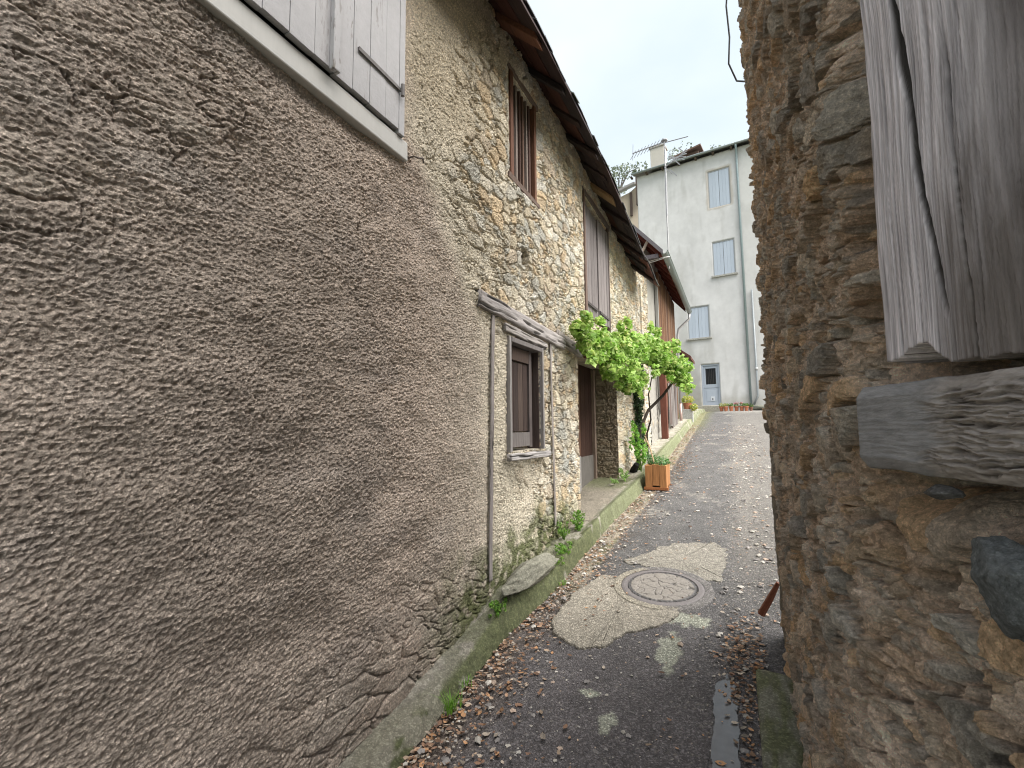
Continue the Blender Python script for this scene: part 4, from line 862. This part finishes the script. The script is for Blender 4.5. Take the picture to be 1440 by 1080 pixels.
for s, lab, kd in PX:
    c = ff(s, 1.35 + .05 * math.sin(s * 9), 0); g = float(G(c[1])) + .01; r = .085 if kd != 's' else .07; hh = .2 if kd != 's' else .15
    t = thing('flower_pot', (c[0], c[1], g), lab, 'flower pot', 'flower pots in a row at the foot of the far house')
    colr = (.42, .16, .09) if kd != 's' else (.22, .10, .07)
    MB(colr).lathe((c[0], c[1], g), [(r * .72, 0), (r * .95, hh * .75), (r * 1.12, hh * .76), (r * 1.14, hh), (r * .98, hh), (r * .95, hh * .88)], 14).build('pot', 'terracotta', t, smooth=False)
    cols = {'y': [(.35, .38, .07), (.22, .32, .06), (.45, .42, .12)], 'g': [(.1, .2, .04), (.16, .26, .06)], 'p': [(.1, .2, .04), (.14, .24, .06)], 's': [(.12, .18, .05)]}[kd]
    leaf_cloud('plant', [(c[0], c[1], g + hh + .06, .11, .11, .10 if kd != 'g' else .08, 1)], 70, .06, cols, t)
    if kd == 'p': leaf_cloud('flowers', [(c[0], c[1], g + hh + .13, .1, .1, .06, 1)], 30, .045, [(.6, .12, .18), (.65, .2, .3)], t)
# yellow plant on its block at the kerb
bt = thing('potted_plant', (-1.36, 15.6, 1.72), 'yellow-green potted plant on a small grey concrete block beside the kerb', 'plant')
MB((.40, .40, .38)).box((-1.5, 15.45, 1.73), (-1.2, 15.75, 2.14)).build('block', 'concrete', bt, .01)
MB((.42, .17, .10)).lathe((-1.36, 15.6, 2.14), [(.09, 0), (.13, .17), (.14, .2), (.12, .2)], 14).build('pot', 'terracotta', bt)
leaf_cloud('plant', [(-1.36, 15.6, 2.44, .22, .22, .14, 1), (-1.16, 15.5, 2.2, .12, .12, .13, .6)], 420, .065, [(.50, .46, .12), (.38, .42, .09), (.28, .36, .07)], bt)

# ================================================================== BACKGROUND GABLE HOUSE AND TREES
bgx = thing('gabled_house', (-7, 30, 2.2), 'peach-plastered house with grey slate roof showing between the eaves and the far house', 'house')
MB((.50, .42, .33)).add([(-12, 30, 2.2), (-4.9, 30, 2.2), (-4.9, 30, 17.6), (-5.6, 30, 17.1), (-12, 30, 15.3), (-12, 37, 2.2), (-4.9, 37, 2.2), (-4.9, 37, 17.5), (-12, 37, 15.3)], [(0, 1, 2, 3, 4), (1, 6, 7, 2), (0, 4, 8, 5)]).build('wall', 'plaster', bgx)
MB((.24, .23, .22)).add([(-12.5, 29.5, 15.4), (-5.3, 29.5, 17.35), (-5.0, 33, 19.2), (-12.5, 33, 17.4), (-12.5, 29.5, 15.55), (-5.3, 29.5, 17.5), (-5.0, 33, 19.3), (-12.5, 33, 17.5)], [(3, 2, 1, 0), (4, 5, 6, 7), (0, 1, 5, 4), (1, 2, 6, 5), (3, 0, 4, 7)]).build('roof', 'slate', bgx)
MB((.08, .06, .05)).box((-5.15, 29.6, 16.0), (-4.95, 29.9, 17.9)).box((-5.6, 29.8, 15.4), (-5.45, 29.95, 17.0)).build('timber_post', 'wood_upright', bgx)
def tree(x, y, z0, z1, r, label, seed, dens=1400):
    t = thing('tree', (x, y, z0), label, 'tree', 'pale trees above the roofs')
    rs = np.random.default_rng(seed); H = z1 - z0
    tr = MB((.12, .11, .10)); top = (x + .2, y, z0 + H * .86); tr.tube([(x, y, z0 - .5), (x + .1, y, z0 + H * .4), top], [.35, .22, .06], 8)
    cents = []
    for k in range(16):
        a = rs.uniform(0, 6.28); zz = z0 + H * rs.uniform(.55, .95); rr = r * rs.uniform(.3, .9); e = (x + rr * math.cos(a), y + rr * math.sin(a), zz + .4)
        tr.tube([(x + .1, y, zz - H * .12), ((x + e[0]) / 2, (y + e[1]) / 2, zz), e], [.10, .06, .025], 6)
        q = r * rs.uniform(.28, .42); cents.append((e[0], e[1], e[2], q, q, q * .5, 1))
    cents.append((x, y, z1 - r * .3, r * .4, r * .4, r * .25, 1))
    tr.build('trunk', 'bark', t); leaf_cloud('crown', cents, dens, .28, [(.16, .19, .14), (.20, .23, .17), (.12, .15, .11)], t)
tree(-9.6, 45, 11, 28.0, 3.2, 'pale grey-green tree standing left of the far house, behind the slate gable', 5)
tree(-3.4, 47, 12, 29.8, 3.6, 'pale thin-crowned tree rising behind the chimney and dormer of the far house', 8)
tree(-.6, 46, 12, 28.2, 1.8, 'small pale treetop just showing above the roof edge right of the dormer', 11, 500)

# ================================================================== VINE, IVY, PLANTER, WEEDS
VG = [(.36, .56, .10), (.45, .66, .14), (.28, .48, .07), (.52, .70, .20), (.40, .60, .11), (.58, .68, .18)]
vine = thing('grapevine', (-1.42, 7.6, G(7.6) + .1), 'bright green leafy climbing vine trained over the brown doorway', 'vine')
tv = MB((.06, .048, .04))
tv.tube([(-1.40, 7.55, .9), (-1.42, 7.5, 1.25), (-1.38, 7.6, 1.6), (-1.30, 7.9, 1.9), (-1.10, 8.2, 2.15), (-.92, 8.35, 2.42), (-.88, 8.3, 2.60)], [.036, .03, .027, .025, .023, .021, .017], 8)
tv.tube([(-.90, 8.35, 2.50), (-1.05, 8.0, 2.56), (-1.2, 7.6, 2.70), (-1.35, 7.2, 2.95), (-1.4, 6.9, 3.1)], [.03, .034, .036, .03, .015], 8)
tv.tube([(-1.12, 7.9, 2.58), (-1.3, 7.2, 2.66), (-1.42, 6.2, 2.72), (-1.45, 5.2, 2.72)], [.026, .026, .02, .012], 6)
tv.tube([(-1.3, 7.4, 2.8), (-1.2, 7.5, 3.1), (-1.1, 7.8, 3.25)], [.022, .016, .008], 6)
tv.tube([(-1.45, 8.6, 1.1), (-1.46, 8.65, 1.5), (-1.36, 8.5, 1.75), (-1.40, 8.6, 2.2), (-1.3, 8.4, 2.5)], [.018, .018, .016, .014, .01], 6)
tv.build('stem', 'bark', vine, smooth=True)
fol = [(-1.40, 4.85, 2.72, .16, .30, .20, 1.2), (-1.38, 5.4, 2.78, .2, .4, .22, 1.6), (-1.34, 6.0, 2.86, .24, .4, .24, 1.6), (-1.34, 5.6, 2.52, .18, .4, .18, 1.0), (-1.26, 6.6, 2.92, .28, .4, .30, 1.5), (-1.22, 7.2, 3.02, .3, .4, .32, 1.5),
       (-1.12, 7.8, 3.02, .3, .4, .3, 1.4), (-1.02, 8.2, 2.90, .28, .35, .28, 1.2), (-.84, 8.3, 2.74, .2, .3, .2, 1.0), (-.78, 8.4, 2.62, .16, .25, .16, .7), (-1.3, 6.3, 2.42, .2, .3, .2, .8), (-1.42, 4.55, 2.8, .1, .15, .12, .35), (-1.25, 6.9, 2.55, .14, .3, .12, .35), (-.86, 8.6, 2.9, .2, .3, .2, .5)]
fol2 = []
fol = [(c[0], c[1] - (.35 if c[1] > 8.1 else 0), c[2] - .16 - .02 * (c[1] - 5)) + c[3:] for c in fol]
for c in fol:
    fol2.append(c[:3] + tuple(q * .8 for q in c[3:6]) + (c[6],))
    for k in range(9):      # shoots that stick out of the mass and hang down
        a = rng.uniform(0, 6.28); e = rng.uniform(.8, 1.45); fol2.append((c[0] + abs(c[3] * math.cos(a)) * e * .8, c[1] + c[4] * math.sin(a) * e, c[2] + c[5] * rng.uniform(-1.25, 1.15), .05 * rng.uniform(.6, 1.6), .08 * rng.uniform(.6, 1.8), .06 * rng.uniform(.6, 2.0), .05 * c[6]))
leaf_cloud('foliage', fol2, 9500, .082, [tint((q[0] * .95, q[1] * .92, q[2] * 1.25), .9, .9) for q in VG] + [(.18, .34, .05), (.24, .40, .07)], vine, up=.5)
ivy = thing('ivy', (-1.5, 8.1, G(8.1)), 'dark ivy climbing the wall corner behind the vine stem', 'ivy')
leaf_cloud('foliage', [(-1.52, 8.2, 1.5, .08, .32, .35, 1), (-1.52, 8.25, 2.1, .08, .3, .4, 1), (-1.5, 8.1, 2.6, .1, .4, .2, .6)], 1500, .07, [(.025, .05, .02), (.04, .07, .025), (.06, .10, .05)], ivy)
sv = MB((.07, .06, .05)); sv.tube([(-1.55, 8.2, 1.0), (-1.54, 8.2, 1.8), (-1.55, 8.15, 2.6)], .02, 6); sv.build('stem', 'bark', ivy)
def weed(x, y, z, r, h, n, size, cols, label, name='weed', lob=0, cat='weed', grp=None):
    t = thing(name, (x, y, z), label, cat, grp)
    st = MB((.12, .2, .05)); k = 0
    for i in range(7): a = i * .9; st.tube([(x, y, z - .01), (x + r * .4 * math.cos(a), y + r * .4 * math.sin(a), z + h * .5), (x + r * .7 * math.cos(a), y + r * .7 * math.sin(a), z + h * .85)], [.004, .003, .002], 4)
    st.build('stem', 'bark', t); cl = [(x, y, z + h * .5, r * .6, r * .8, h * .35, 1.5)]
    for k in range(11): a = rng.uniform(0, 6.28); q = rng.uniform(.5, 1.25); cl.append((x + r * q * math.cos(a) * .7, y + r * q * math.sin(a) * 1.3, z + h * rng.uniform(.15, 1.15), r * .2, r * .28, h * rng.uniform(.1, .25), .35))
    leaf_cloud('foliage', cl, n, size, cols, t, lobes=5 if lob else 4); return t
BG_ = [(.17, .34, .05), (.11, .24, .04), (.25, .42, .08)]
weed(-1.35, 7.35, .93, .16, .62, 420, .06, [(.12, .3, .04), (.2, .42, .06), (.3, .48, .1)], 'bushy green shoots growing at the foot of the vine behind the planter', 'shrub', 1, 'shrub')
weed(-1.49, 2.84, .40, .055, .10, 300, .022, BG_, 'bright green clump of small weeds under the mossy boulder')
weed(-1.48, 4.62, .60, .09, .16, 260, .035, BG_, 'light green weed growing on the ledge just before the doorstep')
weed(-1.40, 3.72, .50, .07, .05, 220, .02, [(.14, .24, .05), (.2, .34, .06)], 'flat dark green weed mat on the kerb below the far half of the boulder')
weed(-1.53, 4.28, .56, .06, .16, 200, .028, [(.16, .30, .06), (.24, .40, .08)], 'dull green weed against the wall foot below the right timber stud')
weed(-1.44, 3.95, .52, .10, .08, 260, .028, BG_, 'low green weed patch beyond the end of the mossy boulder')
weed(-1.48, 6.75, .87, .10, .14, 200, .035, [(.25, .4, .12), (.3, .45, .15)], 'pale green weed at the right jamb of the doorway')
weed(-1.55, 6.45, .86, .07, .06, 90, .03, [(.25, .4, .12), (.3, .45, .15)], 'tiny pale weed on the doorstep slab')
def grass_tuft(x, y, n, L_, label):
    V = []; F = []; C = []; z = float(G(y)) + .0
    for i in range(n):
        a = rng.uniform(0, 6.28); l = L_ * rng.uniform(.5, 1.2); le = rng.uniform(.2, .9) * l; w = .0022; bx = x + rng.normal() * .015; by = y + rng.normal() * .025; k = len(V); t = np.array([-math.sin(a), math.cos(a), 0]) * w
        d = np.array([math.cos(a), math.sin(a), 0]); b0 = np.array([bx, by, z])
        for s, q in ((0, 1), (.5, .8), (1, .1)): p = b0 + d * le * s * s + np.array([0, 0, l * s * (1 - .25 * s)]); V += [p - t * q, p + t * q]; C += [np.array((.18, .36, .05)) * rng.uniform(.7, 1.3)] * 2
        F += [(k, k + 1, k + 3, k + 2), (k + 2, k + 3, k + 5, k + 4)]
    return tag(link('grass_tuft', V, np.array(F), 'leaf', None, C), label, 'grass', 'grass tufts at the kerb foot')
grass_tuft(-1.36, 2.08, 60, .10, 'small tuft of green grass at the kerb foot nearest the camera')
grass_tuft(-1.40, 2.28, 25, .05, 'tiny sprig of grass at the kerb foot behind the nearest tuft')
grass_tuft(-1.30, 3.6, 25, .05, 'short grass blades at the kerb foot level with the manhole')
rock('boulder', (-1.47, 3.36, .535), (.13, .56, .10), 21, (.30, .29, .235), None, 'concrete', 5, .3); bo = bpy.data.objects['boulder']
tag(bo, 'long flat moss-grey boulder lying on the ledge against the wall foot', 'boulder')
# planter box
pb = thing('planter_box', (-1.05, 6.95, G(6.95)), 'orange-brown wooden planter box standing in the gutter', 'planter')
x0, x1, y0, y1, zb = -1.19, -.90, 6.76, 7.16, float(G(6.95)) - .01; OR = (.36, .17, .07)
def side(name, boxes):
    m = MB(OR)
    for q in boxes: m.box(q[0], q[1], tint(OR, .88, 1.1), .002)
    return m.build(name, 'wood_upright', pb, .003)
bw_ = (x1 - x0) / 3
side('front_panel', [((x0 + k * bw_ + .002, y0, zb + .02 + (.035 if k == 1 else 0)), (x0 + (k + 1) * bw_ - .002, y0 + .022, zb + .335 + .01 * (k % 2))) for k in range(3)])
side('back_panel', [((x0 + k * bw_ + .002, y1 - .022, zb + .02), (x0 + (k + 1) * bw_ - .002, y1, zb + .335)) for k in range(3)])
bl = (y1 - y0 - .05) / 4
side('side_panel', [((x1 - .024, y0 + .025 + k * bl, zb + .02 + (.03 if k % 2 else 0)), (x1 - .002, y0 + .025 + (k + 1) * bl - .003, zb + .335)) for k in range(4)])
side('side_panel', [((x0 + .002, y0 + .025 + k * bl, zb + .02), (x0 + .024, y0 + .025 + (k + 1) * bl - .003, zb + .335)) for k in range(4)])
for q in (y0 - .006, y1 - .02): MB(OR).box((x0 - .02, q, zb - .005), (x1 + .02, q + .028, zb + .035), (.3, .12, .05), .002).build('foot', 'wood_along', pb, .003)
MB((.05, .035, .025)).box((x0 + .025, y0 + .025, zb + .08), (x1 - .025, y1 - .025, zb + .29), jit=.004).build('soil', 'bark', pb)
leaf_cloud('plant', [(-1.0, 6.98, zb + .37, .13, .17, .09, 1), (-1.14, 7.05, zb + .42, .07, .12, .12, .5)], 420, .035, [(.08, .19, .05), (.12, .26, .07), (.16, .3, .14)], pb)
MB((.45, .33, .20)).tube([(-1.06, 6.88, zb + .28), (-1.13, 6.92, zb + .56), (-1.20, 6.95, zb + .72)], .011, 6).build('stake', 'wood_upright', pb)
ob = MB((.02, .02, .02)); ob.tube([(-1.50, 7.5, .86), (-1.47, 7.38, .95), (-1.40, 7.3, 1.06)], [.05, .06, .04], 8); ob.build('plant_bag', 'bark'); tag(bpy.data.objects['plant_bag'], 'small crumpled black bag at the wall behind the planter box', 'bag')

# ================================================================== LITTER: dead leaves, gravel
def lane_density(n, fn):
    out = []
    while len(out) < n:
        y = float(np.exp(rng.uniform(math.log(1.2), math.log(15)))); x = rng.uniform(-1.4, .5)
        if rng.random() < fn(x, y): out.append((x, y))
    return out
def leaf_d(x, y):
    d = x - float(kx(y)); k = 1.0 * math.exp(-max(d - .02, 0) / .12) if d > .01 else 0
    if y < 3.4: k = max(k, .75 * math.exp(-max(d, 0) / .17)) if d > .01 else 0
    k += .95 * math.exp(-((x + .02) / .10) ** 2) * math.exp(-((y - 3.0) / .35) ** 2) + .35 * math.exp(-((x - .0) / .06) ** 2) * (y < 2.8)
    if d > .45 and x < -.2 and y < 7: k *= .1
    k += .45 * math.exp(-((x + .88) / .15) ** 2 - ((y - 8.6) / 1.3) ** 2) + .012
    if x > .1 and y < 3.5: k = 0
    return k
V = []; F = []; C = []
for x, y in lane_density(4200, leaf_d):
    s = rng.uniform(.006, .017) * rng.uniform(.8, 1.5) * (1 + .03 * y); a = rng.uniform(0, 6.28); z = float(G(y)) + rng.uniform(.004, .02) - (.03 * max(0, .4 - (x - float(kx(y)))) / .35) * .8
    pil = .03 * math.exp(-((x + .02) / .1) ** 2) * math.exp(-((y - 3.0) / .3) ** 2) * rng.random(); z += pil
    tl = Matrix.Rotation(rng.normal() * .35, 3, 'X') @ Matrix.Rotation(rng.normal() * .35, 3, 'Y'); R_ = Matrix.Rotation(a, 3, 'Z') @ tl; k = len(V)
    cu = rng.uniform(.1, .6)
    for (u, v, w) in ((-1, 0, 0), (-.4, -.55, cu * .5), (.35, -.5, cu * .6), (1, 0, cu * .3), (.35, .5, cu * .6), (-.4, .55, cu * .5), (0, 0, 0)):
        p = R_ @ Vector((u * s, v * s * .9, w * s * .8)); V.append((x + p[0], y + p[1], z + abs(p[2]) * .8 + .002))
        C.append(0)
    c = [(.48, .31, .21), (.56, .42, .31), (.36, .22, .15), (.55, .47, .39), (.28, .17, .12), (.58, .33, .18), (.42, .33, .27)][rng.integers(6)]; c = np.array(c) * rng.uniform(.4, 1.0)
    C[-7:] = [c] * 7
    F += [(k + 6, k, k + 1), (k + 6, k + 1, k + 2), (k + 6, k + 2, k + 3), (k + 6, k + 3, k + 4), (k + 6, k + 4, k + 5), (k + 6, k + 5, k)]
tag(link('fallen_leaves', V, np.array(F), 'dry_leaf', None, C, False, origin=(0, 0, 0)), 'dry brown fallen leaves gathered along the kerb and barn foot', 'leaves', kind='stuff')
def peb_d(x, y):
    d = x - float(kx(y)); 
    if d < .02: return 0
    k = .5 * math.exp(-max(d - .1, 0) / .18) * (3 < y < 8) + .16 * math.exp(-d / .3) + .05
    k += .45 * (1 / (1 + math.exp(-(x + .12) / .06))) * (y > 2.9)
    if x > .1 and y < 3.5: k = 0
    return min(k, 1)
V = []; F = []; C = []
oc = [(1, 0, 0), (-1, 0, 0), (0, 1, 0), (0, -1, 0), (0, 0, 1), (0, 0, -.6), (.6, .6, .5), (-.6, .6, .5), (-.6, -.6, .5), (.6, -.6, .5)]
of = [(0, 2, 6), (2, 4, 6), (4, 0, 6), (2, 1, 7), (1, 4, 7), (4, 2, 7), (1, 3, 8), (3, 4, 8), (4, 1, 8), (3, 0, 9), (0, 4, 9), (4, 3, 9), (2, 0, 5), (1, 2, 5), (3, 1, 5), (0, 3, 5)]
for x, y in lane_density(8500, peb_d):
    s = min(.018, .0026 * math.exp(rng.exponential(.5))) * (1 + .05 * y); z = float(G(y)) + .001; a = rng.uniform(0, 6.28); k = len(V); sc_ = (s * rng.uniform(.8, 1.5), s, s * rng.uniform(.5, .9)); ca, sa = math.cos(a), math.sin(a)
    c = np.array([(.40, .37, .33), (.28, .26, .25), (.50, .47, .43), (.2, .185, .18), (.40, .31, .25)][rng.integers(5)]) * rng.uniform(.8, 1.15)
    for p in oc:
        q = rng.uniform(.8, 1.15); u, v, w = p[0] * sc_[0] * q, p[1] * sc_[1] * q, p[2] * sc_[2] * q; V.append((x + u * ca - v * sa, y + u * sa + v * ca, z + w + .002)); C.append(c)
    F += [(k + f_[0], k + f_[1], k + f_[2]) for f_ in of]
tag(link('gravel', V, np.array(F), 'pebble', None, C, False, origin=(0, 0, 0)), 'loose pale gravel scattered over the lane', 'gravel', kind='stuff')
